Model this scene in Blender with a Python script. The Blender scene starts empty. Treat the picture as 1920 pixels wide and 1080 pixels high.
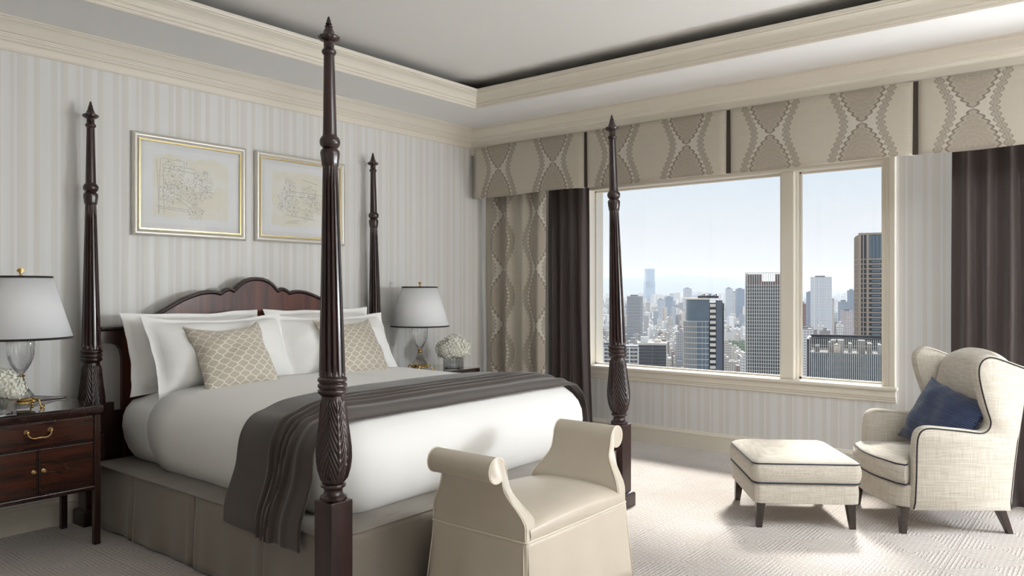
import bpy, bmesh, math, random
from mathutils import Matrix, Vector, noise
R_ = random.Random(7)
PI = math.pi
SC = bpy.context.scene
COL = SC.collection
# ------------------------------------------------------------------ camera
FPX = 1435.8                       # focal length in pixels of a 1920 px wide frame
YAW = math.radians(38.763)
CAM_H = 1.32
cam = bpy.data.cameras.new('camera'); cam.sensor_width = 36; cam.lens = FPX / 1920 * 36
cam.shift_y = 2.25 / 1920; cam.clip_start = 0.05; cam.clip_end = 60000
camo = bpy.data.objects.new('camera', cam); COL.objects.link(camo)
camo.location = (0, 0, CAM_H); camo.rotation_euler = (PI / 2, 0, YAW - PI / 2)
SC.camera = camo
# ------------------------------------------------------------------ view
vs = SC.view_settings
vs.view_transform = 'Standard'; vs.look = 'None'; vs.gamma = 1; vs.use_curve_mapping = False
vs.exposure = 0.05
cy = SC.cycles
cy.max_bounces = 10; cy.diffuse_bounces = 5; cy.glossy_bounces = 4; cy.transmission_bounces = 10
cy.transparent_max_bounces = 16; cy.volume_bounces = 1; cy.sample_clamp_indirect = 6
cy.caustics_reflective = False; cy.caustics_refractive = False
cy.use_denoising = True; cy.use_adaptive_sampling = True; cy.adaptive_threshold = .035; cy.adaptive_min_samples = 20
# ------------------------------------------------------------------ sky
SKY_GAIN = 0.96
SUN_STRENGTH = 8.0
world = bpy.data.worlds.new('sky'); SC.world = world; world.use_nodes = True
def build_sky():
    nt = world.node_tree; nt.nodes.clear()
    N = nt.nodes.new; L = nt.links.new
    tc = N('ShaderNodeTexCoord'); sep = N('ShaderNodeSeparateXYZ'); L(tc.outputs['Generated'], sep.inputs[0])
    cr = N('ShaderNodeValToRGB'); L(sep.outputs['Z'], cr.inputs[0])
    e = cr.color_ramp.elements
    e[0].position = 0.0; e[0].color = (0.74, 0.79, 0.84, 1)
    e[1].position = 0.05; e[1].color = (0.83, 0.855, 0.88, 1)
    for p, c in ((0.10, (0.80, 0.855, 0.91)), (0.16, (0.70, 0.82, 0.92)), (0.35, (0.60, 0.76, 0.95)), (1.0, (0.48, 0.68, 0.95))):
        k = e.new(p); k.color = (*c, 1)
    mp = N('ShaderNodeMapping'); mp.inputs['Scale'].default_value = (2.2, 2.2, 9.0); L(tc.outputs['Generated'], mp.inputs[0])
    nz = N('ShaderNodeTexNoise'); nz.inputs['Scale'].default_value = 2.2; nz.inputs['Detail'].default_value = 6
    nz.inputs['Roughness'].default_value = .62; L(mp.outputs[0], nz.inputs['Vector'])
    mr = N('ShaderNodeMapRange'); mr.inputs[1].default_value = .44; mr.inputs[2].default_value = .72
    mr.inputs[3].default_value = 0; mr.inputs[4].default_value = .55; L(nz.outputs[0], mr.inputs[0])
    mx = N('ShaderNodeMix'); mx.data_type = 'RGBA'; L(mr.outputs[0], mx.inputs[0]); L(cr.outputs[0], mx.inputs[6])
    mx.inputs[7].default_value = (.88, .895, .91, 1)
    bg = N('ShaderNodeBackground'); bg.inputs[1].default_value = SKY_GAIN; L(mx.outputs[2], bg.inputs[0])
    out = N('ShaderNodeOutputWorld'); L(bg.outputs[0], out.inputs[0])
build_sky()
world.cycles.sampling_method = 'MANUAL'; world.cycles.sample_map_resolution = 512
# ------------------------------------------------------------------ sun (hazy, high, from the right beyond the window)
sun = bpy.data.lights.new('sun', 'SUN'); sun.energy = SUN_STRENGTH; sun.angle = math.radians(9); sun.color = (1, .96, .90)
suno = bpy.data.objects.new('sun', sun); COL.objects.link(suno); suno.location = (20, -10, 30)
SUN_DIR = Vector((0.68, 0.16, 0.62)).normalized()
suno.rotation_euler = SUN_DIR.to_track_quat('Z', 'Y').to_euler()
# window light portals are added with the window wall (they only guide sampling of the sky)

# ------------------------------------------------------------------ room numbers (metres; camera stands at x = y = 0)
XW, YH = 5.91, 4.68          # window wall, headboard wall
XL, YR = -2.3, -3.2          # the other two walls, behind the camera
XP = 5.228                   # face of the pelmet box over the window
Z_CR, Z_SO, Z_CE = 2.60, 2.75, 2.935   # crown foot, soffit, tray ceiling
# ================================================================== helpers
def S(r, g, b):
    def f(c):
        c /= 255
        return c / 12.92 if c <= .04045 else ((c + .055) / 1.055) ** 2.4
    return (f(r), f(g), f(b))
class MB:
    def __init__(s): s.v = []; s.f = []; s.uv = {}
    def add(s, vs, fs):
        o = len(s.v); s.v += [tuple(p) for p in vs]; s.f += [tuple(i + o for i in q) for q in fs]; return o
    def box(s, x0, x1, y0, y1, z0, z1):
        s.add([(x0,y0,z0),(x1,y0,z0),(x1,y1,z0),(x0,y1,z0),(x0,y0,z1),(x1,y0,z1),(x1,y1,z1),(x0,y1,z1)],
              [(0,3,2,1),(4,5,6,7),(0,1,5,4),(1,2,6,5),(2,3,7,6),(3,0,4,7)]); return s
    def obox(s, c, ax, ay, hx, hy, z0, z1):
        cx, cy = c; P = []
        for z in (z0, z1):
            for a, b in ((-1,-1),(1,-1),(1,1),(-1,1)):
                P.append((cx + ax[0]*hx*a + ay[0]*hy*b, cy + ax[1]*hx*a + ay[1]*hy*b, z))
        s.add(P, [(0,3,2,1),(4,5,6,7),(0,1,5,4),(1,2,6,5),(2,3,7,6),(3,0,4,7)]); return s
    def loft(s, rings, cap0=True, cap1=True, closed=True):
        n = len(rings[0]); o = s.add([p for r in rings for p in r], [])
        m = n if closed else n - 1
        for i in range(len(rings) - 1):
            for j in range(m):
                k = (j + 1) % n
                s.f.append((o+i*n+j, o+i*n+k, o+(i+1)*n+k, o+(i+1)*n+j))
        if cap0: s.f.append(tuple(o + j for j in reversed(range(n))))
        if cap1: s.f.append(tuple(o + (len(rings)-1)*n + j for j in range(n)))
        return s
    def lathe(s, prof, n=32, c=(0,0,0), rf=None, cap=True):
        rings = []
        for r, z in prof:
            ring = []
            for j in range(n):
                a = 2*PI*j/n; rr = r if rf is None else rf(r, z, a)
                ring.append((c[0]+rr*math.cos(a), c[1]+rr*math.sin(a), c[2]+z))
            rings.append(ring)
        return s.loft(rings, cap, cap)
    def tube(s, path, r, n=8, closed=False):
        P = [Vector(p) for p in path]; m = len(P); rings = []
        up = Vector((0, 0, 1)); prev = None
        for i, p in enumerate(P):
            a = P[i-1] if (i or closed) else p; b = P[(i+1) % m] if (i < m-1 or closed) else p
            t = (b - a); t = t.normalized() if t.length > 1e-9 else Vector((1,0,0))
            if prev is None:
                u = t.cross(up)
                if u.length < .05: u = t.cross(Vector((1, 0, 0)))
            else:
                u = prev - t * prev.dot(t)
                if u.length < 1e-6: u = t.cross(up)
            u.normalize(); w = t.cross(u).normalized(); prev = u
            rr = r[i] if isinstance(r, (list, tuple)) else r
            rings.append([tuple(p + u*math.cos(2*PI*k/n)*rr + w*math.sin(2*PI*k/n)*rr) for k in range(n)])
        if closed: rings.append(rings[0]); return s.loft(rings, False, False)
        return s.loft(rings)
    def prism(s, poly, axis, a, b):
        def q(p, t): return {'x': (t, p[0], p[1]), 'y': (p[0], t, p[1]), 'z': (p[0], p[1], t)}[axis]
        return s.loft([[q(p, a) for p in poly], [q(p, b) for p in poly]])
    def grid(s, fn, nu, nv, uv=None, flip=False):
        o = s.add([fn(i/nu, j/nv) for i in range(nu+1) for j in range(nv+1)], [])
        if uv:
            for i in range(nu+1):
                for j in range(nv+1): s.uv[o+i*(nv+1)+j] = uv(i/nu, j/nv)
        for i in range(nu):
            for j in range(nv):
                a = o+i*(nv+1)+j; q = (a, a+nv+1, a+nv+2, a+1)
                s.f.append(tuple(reversed(q)) if flip else q)
        return s
    def shift(s, fn):
        s.v = [tuple(fn(*p)) for p in s.v]; return s
def rrect(x0, x1, y0, y1, r, z, n=6):
    """rounded rectangle ring, counter-clockwise"""
    P = []
    r = max(1e-4, min(r, (x1-x0)/2-1e-4, (y1-y0)/2-1e-4))
    for cx, cy_, a0 in ((x1-r, y0+r, -PI/2), (x1-r, y1-r, 0), (x0+r, y1-r, PI/2), (x0+r, y0+r, PI)):
        for k in range(n+1):
            a = a0 + PI/2*k/n; P.append((cx+r*math.cos(a), cy_+r*math.sin(a), z))
    Q = []                                  # extra points on the straight sides
    m = len(P)
    for i in range(m):
        Q.append(P[i]); a = P[i]; b = P[(i+1) % m]
        d = math.dist(a, b)
        if d > .12:
            k = int(d/.06)
            for t in range(1, k): Q.append(tuple(a[c]+(b[c]-a[c])*t/k for c in range(3)))
    return Q
def rrect_n(x0, x1, y0, y1, r, z, n=6, ns=10):
    """rounded rectangle with a fixed point count (rings of different size can be lofted)"""
    P = []
    r = max(1e-4, min(r, (x1-x0)/2-1e-4, (y1-y0)/2-1e-4))
    cs = ((x1-r, y0+r, -PI/2), (x1-r, y1-r, 0), (x0+r, y1-r, PI/2), (x0+r, y0+r, PI))
    for q, (cx, cy_, a0) in enumerate(cs):
        for k in range(n+1):
            a = a0 + PI/2*k/n; P.append((cx+r*math.cos(a), cy_+r*math.sin(a), z))
        c2 = cs[(q+1) % 4]; b = (c2[0]+r*math.cos(c2[2]), c2[1]+r*math.sin(c2[2]), z); a_ = P[-1]
        for t in range(1, ns): P.append(tuple(a_[c]+(b[c]-a_[c])*t/ns for c in range(3)))
    return P
def wm(o): return (wm(o.parent) if o.parent else Matrix()) @ o.matrix_basis
def obj(name, mb, mat, parent=None, smooth=None, bevel=0, bseg=2, subsurf=0, solid=0, org=None, local=False, kind=None, label=None):
    me = bpy.data.meshes.new(name)
    inv = None
    if parent is not None and not local: inv = wm(parent).inverted()
    elif org is not None: inv = Matrix.Translation(Vector(org)).inverted()
    vs_ = [inv @ Vector(p) for p in mb.v] if inv is not None else mb.v
    me.from_pydata([tuple(p) for p in vs_], [], mb.f)
    if mb.uv:
        ul = me.uv_layers.new(name='UVMap')
        for lp in me.loops: ul.data[lp.index].uv = mb.uv.get(lp.vertex_index, (0, 0))
    bm = bmesh.new(); bm.from_mesh(me); bmesh.ops.remove_doubles(bm, verts=bm.verts, dist=1e-6)
    bmesh.ops.recalc_face_normals(bm, faces=bm.faces); bm.to_mesh(me); bm.free()
    if smooth is not None:
        me.shade_smooth()
        if smooth < 179: me.set_sharp_from_angle(angle=math.radians(smooth))
    me.materials.append(mat)
    o = bpy.data.objects.new(name, me); COL.objects.link(o)
    if parent is not None: o.parent = parent
    elif org is not None: o.location = org
    if solid: md = o.modifiers.new('solidify', 'SOLIDIFY'); md.thickness = solid; md.offset = 0
    if bevel: md = o.modifiers.new('bevel', 'BEVEL'); md.width = bevel; md.segments = bseg; md.limit_method = 'ANGLE'; md.angle_limit = .6; md.harden_normals = False
    if subsurf: md = o.modifiers.new('subdivision', 'SUBSURF'); md.levels = subsurf; md.render_levels = subsurf
    if kind: o['kind'] = kind
    if label: o['label'] = label
    return o
def tag(o, label, cat, group=None, kind=None):
    o['label'] = label; o['category'] = cat
    if group: o['group'] = group
    if kind: o['kind'] = kind
    return o
def thing(name, label, cat, loc=(0,0,0), rotz=0, group=None):
    o = bpy.data.objects.new(name, None); COL.objects.link(o); o.empty_display_size = .1
    o.location = loc; o.rotation_euler = (0, 0, rotz); return tag(o, label, cat, group)
def struct(name, mb, mat, label=None, **k):
    o = obj(name, mb, mat, **k); o['kind'] = 'structure'
    if label: o['label'] = label
    return o
def copy_tree(o, parent=None):
    c = o.copy(); COL.objects.link(c); c.parent = parent
    for ch in o.children: copy_tree(ch, c)
    return c
def lerp(a, b, t): return a + (b-a)*t
def sstep(a, b, x):
    t = max(0., min(1., (x-a)/(b-a))); return t*t*(3-2*t)
def interp(tab, x):
    if x <= tab[0][0]: return tab[0][1]
    for (a, u), (b, w) in zip(tab, tab[1:]):
        if x <= b: return u + (w-u)*(x-a)/(b-a)
    return tab[-1][1]
def smooth_path(P, n=4):
    """Catmull-Rom through points"""
    out = []; m = len(P)
    for i in range(m-1):
        p0 = P[max(0, i-1)]; p1 = P[i]; p2 = P[i+1]; p3 = P[min(m-1, i+2)]
        for k in range(n):
            t = k/n
            out.append(tuple(.5*((2*p1[c]) + (-p0[c]+p2[c])*t + (2*p0[c]-5*p1[c]+4*p2[c]-p3[c])*t*t + (-p0[c]+3*p1[c]-3*p2[c]+p3[c])*t**3) for c in range(len(p1))))
    out.append(tuple(P[-1])); return out
# ------------------------------------------------------------------ node expressions
class X:
    def __init__(s, nt, k): s.nt = nt; s.k = k
    def _m(s, op, *a, clamp=False):
        n = s.nt.nodes.new('ShaderNodeMath'); n.operation = op; n.use_clamp = clamp
        for i, q in enumerate((s,) + a):
            if isinstance(q, X): s.nt.links.new(q.k, n.inputs[i])
            else: n.inputs[i].default_value = q
        return X(s.nt, n.outputs[0])
    def __add__(s, o): return s._m('ADD', o)
    __radd__ = __add__
    def __mul__(s, o): return s._m('MULTIPLY', o)
    __rmul__ = __mul__
    def __sub__(s, o): return s._m('SUBTRACT', o)
    def __rsub__(s, o): return (s*-1)+o
    def __truediv__(s, o): return s._m('DIVIDE', o)
    def abs(s): return s._m('ABSOLUTE')
    def sin(s): return s._m('SINE')
    def cos(s): return s._m('COSINE')
    def fract(s): return s._m('FRACT')
    def floor(s): return s._m('FLOOR')
    def pow(s, p): return s._m('POWER', p)
    def sqrt(s): return s._m('SQRT')
    def min(s, o): return s._m('MINIMUM', o)
    def max(s, o): return s._m('MAXIMUM', o)
    def lt(s, o): return s._m('LESS_THAN', o)
    def gt(s, o): return s._m('GREATER_THAN', o)
    def ss(s, a, b, c=0., d=1.):
        n = s.nt.nodes.new('ShaderNodeMapRange'); n.interpolation_type = 'SMOOTHSTEP'
        for i, q in enumerate((s, a, b, c, d)):
            if isinstance(q, X): s.nt.links.new(q.k, n.inputs[i])
            else: n.inputs[i].default_value = q
        return X(s.nt, n.outputs[0])
MATS = {}
class Mat:
    """a principled material with a small expression toolbox"""
    def __init__(s, name, color=(.8,.8,.8), rough=.6, **kw):
        s.m = bpy.data.materials.new(name); s.m.use_nodes = True; s.nt = s.m.node_tree
        s.b = s.nt.nodes['Principled BSDF']; s.out = s.nt.nodes['Material Output']
        s.b.inputs['Base Color'].default_value = (*color, 1); s.b.inputs['Roughness'].default_value = rough
        for k, v in kw.items():
            key = {'metal': 'Metallic', 'spec': 'Specular IOR Level', 'coat': 'Coat Weight', 'coat_rough': 'Coat Roughness', 'sheen': 'Sheen Weight',
                   'sheen_rough': 'Sheen Roughness', 'trans': 'Transmission Weight', 'ior': 'IOR', 'emit': 'Emission Strength', 'subsurf': 'Subsurface Weight'}[k]
            s.b.inputs[key].default_value = v
        MATS[name] = s.m
    def n(s, t): return s.nt.nodes.new(t)
    def l(s, a, b): s.nt.links.new(a.k if isinstance(a, X) else a, b)
    def coord(s, kind='Object'):
        if kind == 'World': return s.n('ShaderNodeNewGeometry').outputs['Position']
        return s.n('ShaderNodeTexCoord').outputs[kind]
    def xyz(s, kind='Object'):
        q = s.n('ShaderNodeSeparateXYZ'); s.l(s.coord(kind), q.inputs[0]); return [X(s.nt, q.outputs[i]) for i in range(3)]
    def noise(s, scale, vec=None, detail=3, rough=.5, stretch=None, kind='Object'):
        t = s.n('ShaderNodeTexNoise'); t.inputs['Scale'].default_value = scale; t.inputs['Detail'].default_value = detail; t.inputs['Roughness'].default_value = rough
        v = vec if vec is not None else s.coord(kind)
        if stretch:
            mp = s.n('ShaderNodeMapping'); mp.inputs['Scale'].default_value = stretch; s.l(v, mp.inputs[0]); v = mp.outputs[0]
        s.l(v, t.inputs['Vector']); return X(s.nt, t.outputs['Fac'])
    def vec(s, x, y, z=0.):
        c = s.n('ShaderNodeCombineXYZ')
        for i, q in enumerate((x, y, z)):
            if isinstance(q, X): s.l(q, c.inputs[i])
            else: c.inputs[i].default_value = q
        return c.outputs[0]
    def mix(s, f, a, b):
        m = s.n('ShaderNodeMix'); m.data_type = 'RGBA'
        for i, q in ((0, f), (6, a), (7, b)):
            if isinstance(q, X): s.l(q, m.inputs[i])
            elif isinstance(q, tuple): m.inputs[i].default_value = (*q[:3], 1)
            elif isinstance(q, (int, float)): m.inputs[i].default_value = q
            else: s.l(q, m.inputs[i])
        return m.outputs[2]
    def ramp(s, f, stops, const=False):
        r = s.n('ShaderNodeValToRGB'); e = r.color_ramp.elements
        if const: r.color_ramp.interpolation = 'CONSTANT'
        e[0].position, e[1].position = stops[0][0], stops[-1][0]; e[0].color = (*stops[0][1], 1); e[1].color = (*stops[-1][1], 1)
        for p, c in stops[1:-1]: k = e.new(p); k.color = (*c, 1)
        s.l(f, r.inputs[0]); return r.outputs[0]
    def color(s, c): s.l(c, s.b.inputs['Base Color']); return s
    def rough(s, x): s.l(x, s.b.inputs['Roughness']); return s
    def bump(s, h, strength=.3, dist=.002):
        b = s.n('ShaderNodeBump'); b.inputs['Strength'].default_value = strength; b.inputs['Distance'].default_value = dist
        s.l(h, b.inputs['Height']); s.l(b.outputs[0], s.b.inputs['Normal']); return s
# ================================================================== materials
def wallpaper(name):
    M = Mat(name, rough=.5, spec=.35)
    x, y, z = M.xyz(); u = (x + y) / .335
    wob = M.noise(30, stretch=(1, 1, .05), detail=2)
    c = M.ramp(u.fract(), [(0, S(230,230,230)), (.10, S(231,231,230)), (.115, S(223,222,218)), (.20, S(224,222,218)), (.215, S(232,232,232)), (.25, S(232,232,232)), (.262, S(221,219,214)), (.37, S(225,222,217)), (.385, S(232,232,231)), (.50, S(230,229,228)),
                           (.515, S(224,222,217)), (.56, S(224,222,217)), (.575, S(231,231,231)), (.60, S(231,231,231)), (.615, S(222,219,215)), (.75, S(226,224,220)), (.765, S(232,232,232)), (.84, S(232,232,231)), (.855, S(222,219,214)), (.93, S(224,222,217)), (.95, S(230,230,230)), (1., S(230,230,230))])
    lin = M.noise(420, stretch=(1, 1, .01), detail=1)
    M.color(M.mix((wob*.5+lin*.5).ss(.3, .75, 0, .22), c, S(214,210,204)))
    M.rough((u*3.0).fract().gt(.5)*.12+.42)
    return M.m
m_wall = wallpaper('striped_silk_wallpaper')
def paint(name, c, rough=.45):
    M = Mat(name, c, rough, spec=.4); return M.m
m_trim = paint('cream_trim_paint', S(233,226,213), .42)
m_base = paint('cream_baseboard_paint', S(228,221,207), .42)
m_ceil = paint('ceiling_white_paint', S(245,245,244), .8)
m_tray = paint('tray_ceiling_paint', S(247,246,243), .8)
m_cove_shade = Mat('painted_cove_shade', S(48,40,33), .9).m  # dark colour stands in for the shade inside the ceiling cove
m_plain = paint('plain_wall_paint', S(232,229,222), .7)
def carpet():
    M = Mat('carved_pale_carpet', rough=.95, spec=.1, sheen=.25, sheen_rough=.6)
    x, y, z = M.xyz(); p = .34
    fx = ((x/p).fract()-.5).abs(); fy = ((y/p).fract()-.5).abs()
    # concentric squares, set as staggered dashes
    side = fx.gt(fy); d = fx.max(fy)*p
    ring = (d/.0185); along = (side*(y) + (1-side)*x)
    st = (ring.floor()*.5+along/.052).fract()
    dash = (st-.5).abs().lt(.40)
    groove = (ring.fract()-.5).abs().ss(.16, .36)*dash
    nz = M.noise(420, detail=2); big = M.noise(2.0, detail=3)
    base = M.mix(big.ss(.35, .7), S(196,187,180), S(206,199,193))
    c = M.mix(groove*.75, base, S(164,153,146)); c = M.mix(nz.ss(.3, .7, 0, .18), c, S(150,140,134))
    M.color(c); M.bump(groove*-1.0+nz*.35, .7, .006); return M.m
m_carpet = carpet()
def mahogany(name, dark, light, rough=.24, stretch=(1, 1, .07), sc=26, coat=.35):
    M = Mat(name, rough=rough, coat=coat, coat_rough=.12, spec=.45)
    g = M.noise(sc, stretch=stretch, detail=5, rough=.6); g2 = M.noise(sc*7, stretch=stretch, detail=2)
    M.color(M.mix((g*.75+g2*.25).ss(.34, .68), dark, light)); M.bump(g2, .06, .0008); return M.m
m_post = mahogany('dark_mahogany', S(30,16,16), S(54,30,28), .28)
m_head = mahogany('headboard_veneer', S(54,25,18), S(100,52,36), .42, (1, 1, .05), 18, .08)
m_night = mahogany('red_mahogany', S(38,19,13), S(78,40,25), .22, (.09, 1, 1), 22)
m_nighttrim = mahogany('mahogany_stringing', S(34,18,13), S(56,30,22), .25)
m_chairleg = mahogany('espresso_wood', S(34,26,21), S(58,44,35), .4)
def cloth(name, c, c2=None, scale=900, rough=.85, sheen=.2, bump=.15, spec=.2, big=0):
    M = Mat(name, c, rough, sheen=sheen, spec=spec)
    nz = M.noise(scale, detail=2)
    if c2: M.color(M.mix(nz.ss(.3, .7), c, c2))
    h = nz
    if big: h = nz*.3 + M.noise(big, detail=3)*1.0
    M.bump(h, bump, .004 if big else .001); return M.m
m_linen = cloth('white_cotton_bedding', S(246,245,243), scale=700, big=9, bump=.10, rough=.75, sheen=.1)
m_sheet = cloth('white_cotton_sheet', S(247,246,244), scale=700, big=12, bump=.10, rough=.75, sheen=.1)
m_pillow = cloth('white_pillowcase', S(250,249,247), scale=700, big=16, bump=.22, rough=.7, sheen=.1)
m_throw = cloth('brown_wool_throw', S(78,69,64), S(61,53,49), 500, .95, .35, .5)
m_skirt = cloth('taupe_sateen', S(130,121,110), S(122,113,103), 500, .5, .3, .12, .4)
m_blackout = cloth('dark_brown_drape', S(66,54,52), S(54,44,43), 500, .55, .4, .15, .4)
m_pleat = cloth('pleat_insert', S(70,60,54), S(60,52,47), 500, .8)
m_navy = cloth('navy_piping', S(30,34,52), None, 900, .6)
m_blackpipe = cloth('dark_trim', S(38,32,32), None, 900, .6)
def tweed():
    M = Mat('oatmeal_linen_weave', rough=.9, sheen=.25, spec=.2)
    x, y, z = M.xyz()
    a = M.noise(210, stretch=(.05, .05, 1.6), detail=3); b = M.noise(210, stretch=(1.6, 1.6, .05), detail=3)
    f = M.noise(900, detail=1)
    c = M.mix((a*.5+b*.5).ss(.36, .62), S(178,169,155), S(211,204,193)); c = M.mix(f.ss(.35, .65, 0, .25), c, S(172,162,147))
    M.color(c); M.bump(a*.5+b*.5+f*.3, .35, .002); return M.m
m_tweed = tweed()
def leather():
    M = Mat('cream_satin_leather', rough=.34, spec=.5, sheen=.1)
    v = M.n('ShaderNodeTexVoronoi'); v.feature = 'DISTANCE_TO_EDGE'; v.inputs['Scale'].default_value = 420; M.l(M.coord('Object'), v.inputs['Vector'])
    big = M.noise(7, detail=2)
    M.color(M.mix(big, S(192,180,163), S(200,189,173)))
    M.bump(X(M.nt, v.outputs[0])*.25 + M.noise(11, detail=2)*.9, .12, .004); return M.m
m_leather = leather()
m_stitch = cloth('pale_welt', S(232,222,204), None, 900, .5)
def damask():
    """ogee medallions and lace bands woven on greige linen; UV in metres"""
    M = Mat('greige_damask', rough=.8, sheen=.2, spec=.25)
    u0, v0, _ = M.xyz('UV')
    P, V = .60, .50
    w1 = M.noise(1.0, vec=M.vec(u0*26, v0*26), detail=2)
    u = ((u0/P).fract()-.5).abs()*P                      # distance from a medallion column
    ph = (v0/V)*PI                                       # pinch at v = 0, V, 2V
    s = ph.sin().abs()
    sc = ((v0*PI/.034).sin().abs())*.019                 # scalloped edge
    wm_ = s.pow(.85)*.138 + sc - .006
    med = (wm_-u).ss(-.002, .002); edge = ((wm_-u-.008).abs()).ss(.003, .010, 1, 0)
    edge2 = ((wm_-u-.026).abs()).ss(.001, .005, 1, 0)
    # inner lace: rings round the medallion's heart and filigree
    tv = (((v0/V).fract()-.5).abs())*V
    rad = (u*u*1.7 + tv*tv).sqrt() + (w1-.5)*.03
    rings = ((rad/.030)*PI*2).sin().ss(.35, .8)
    vor = M.n('ShaderNodeTexVoronoi'); vor.feature = 'DISTANCE_TO_EDGE'; vor.inputs['Scale'].default_value = 70; M.l(M.vec(u, tv), vor.inputs['Vector'])
    fil = X(M.nt, vor.outputs[0]).ss(.03, .10, 1, 0)
    b0 = s*s*.075 + .112                                 # centre of the lace band beside the oval
    bd = (u-b0).abs(); bw = sc*.95 + .012
    band = (bw-bd).ss(-.002, .002); bedge = ((bw-bd-.004).abs()).ss(.001, .005, 1, 0); bcore = (bd-.006).abs().ss(.001, .004, 1, 0)
    band = band*(1-med)
    thread = M.noise(1.0, vec=M.vec(u0*500, v0*14), detail=2); slub = M.noise(1.0, vec=M.vec(u0*14, v0*420), detail=2)
    base = M.mix((thread*.6+slub*.4).ss(.3, .7), S(190,182,168), S(206,198,185))
    pale = M.mix(1.0, S(204,194,176), S(208,199,183))
    c = M.mix((u-.135).ss(-.02, .02, .65, 0), base, S(208,203,194))
    c = M.mix(band*.62, c, S(154,143,131)); c = M.mix(band*(bedge*.7+bcore*.35)._m('ADD', 0, clamp=True), c, S(128,117,107))
    c = M.mix(med*.80, c, S(152,141,130))
    c = M.mix(med*((rings*.22+fil*.45)._m('ADD', 0, clamp=True)), c, S(186,174,158))
    c = M.mix(med*(edge*.75), c, S(112,101,93)); c = M.mix(med*(edge2*.55), c, S(196,186,170))
    c = M.mix(thread.ss(.4, .75, 0, .3), c, S(150,140,126))
    M.color(c); M.bump(thread*.4+slub*.4+med*.3, .2, .001); return M.m
m_damask = damask()
def trellis():
    M = Mat('taupe_trellis_jacquard', rough=.6, sheen=.25, spec=.35)
    u, v, _ = M.xyz('UV'); k = 1/.046
    p = (u+v)*k*.72; q = (u-v)*k*.72
    wp = (q*2*PI).sin()*.06; wq = (p*2*PI).sin()*.06
    lp = ((p+wp).fract()-.5).abs(); lq = ((q+wq).fract()-.5).abs()
    line = lp.max(lq).ss(.425, .455)
    th = M.noise(1.0, vec=M.vec(u*260, v*260), detail=2)
    c = M.mix(th.ss(.3, .7), S(180,170,154), S(197,188,173))
    M.color(M.mix(line, c, S(234,229,217))); M.rough(line*.2+.5); M.bump(line+th*.2, .35, .0015); return M.m
m_trellis = trellis()
def blue_rib():
    M = Mat('blue_ribbed_silk', rough=.42, sheen=.3, spec=.5)
    u, v, _ = M.xyz('UV'); r = (v*2*PI/.0105).sin(); th = M.noise(1.0, vec=M.vec(u*60, v*500), detail=2)
    M.color(M.mix((r*.5+.5)*.8+th*.2, S(12,20,44), S(36,62,110))); M.bump(r, .8, .003); return M.m
m_blue = blue_rib()
m_brass = Mat('polished_brass', S(210,178,116), .18, metal=1).m
m_oldbrass = Mat('antique_brass', S(190,158,104), .3, metal=1).m
M = Mat('champagne_leaf_frame', S(224,220,211), .38, metal=.55); M.bump(M.noise(180, detail=2), .15, .001); m_frame = M.m
m_framegold = Mat('gold_slip', S(216,196,138), .3, metal=.85).m
m_mat = Mat('white_mount_board', S(238,238,240), .8).m
def glass_mat(name, c=(1, 1, 1), rough=.0, ior=1.5):
    return Mat(name, c, rough, trans=1., ior=ior).m

def clear_pane(name, tint=(1, 1, 1), refl=.04, thick=0.):
    m = bpy.data.materials.new(name); m.use_nodes = True; nt = m.node_tree; nt.nodes.clear()
    N = nt.nodes.new; t = N('ShaderNodeBsdfTransparent'); t.inputs[0].default_value = (*tint, 1)
    g = N('ShaderNodeBsdfGlossy'); g.inputs['Roughness'].default_value = .01
    lw = N('ShaderNodeLayerWeight'); lw.inputs[0].default_value = .5
    pw = N('ShaderNodeMath'); pw.operation = 'POWER'; pw.inputs[1].default_value = 4.; nt.links.new(lw.outputs['Facing'], pw.inputs[0])
    fr = N('ShaderNodeMath'); fr.operation = 'MULTIPLY_ADD'; fr.inputs[1].default_value = .7; fr.inputs[2].default_value = refl; nt.links.new(pw.outputs[0], fr.inputs[0])
    mx = N('ShaderNodeMixShader'); o = N('ShaderNodeOutputMaterial')
    nt.links.new(fr.outputs[0], mx.inputs[0]); nt.links.new(t.outputs[0], mx.inputs[1]); nt.links.new(g.outputs[0], mx.inputs[2]); nt.links.new(mx.outputs[0], o.inputs[0])
    if thick:                                   # part of the light is refracted as in solid glass
        gl = N('ShaderNodeBsdfGlass'); gl.inputs['IOR'].default_value = 1.5; gl.inputs['Roughness'].default_value = .02
        m3 = N('ShaderNodeMixShader'); m3.inputs[0].default_value = thick; nt.links.new(mx.outputs[0], m3.inputs[1]); nt.links.new(gl.outputs[0], m3.inputs[2]); nt.links.new(m3.outputs[0], o.inputs[0])
    MATS[name] = m; return m
m_pane = clear_pane('window_glass', (.985, .99, .99))
m_glasstop = Mat('black_glass_top', S(30,24,21), .03, spec=.7, coat=1., coat_rough=.02).m
m_crystal = clear_pane('cut_crystal', (.94, .96, .98), .20, .65)
m_vase = clear_pane('clear_vase_glass', (.93, .95, .97))
m_shade = Mat('white_lamp_shade', S(238,239,242), .8, spec=.2).m
def petals():
    M = Mat('ivory_hydrangea_petal', rough=.7, spec=.2)
    M.color(M.mix(M.noise(40, detail=2).ss(.3, .7), S(250,249,243), S(238,237,220))); return M.m
m_petal = petals()
m_leaf = Mat('dark_leaf', S(70,92,50), .5).m
m_stem = Mat('green_stem', S(96,116,66), .5).m
m_cable = Mat('black_cable', S(26,24,23), .5).m
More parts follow.
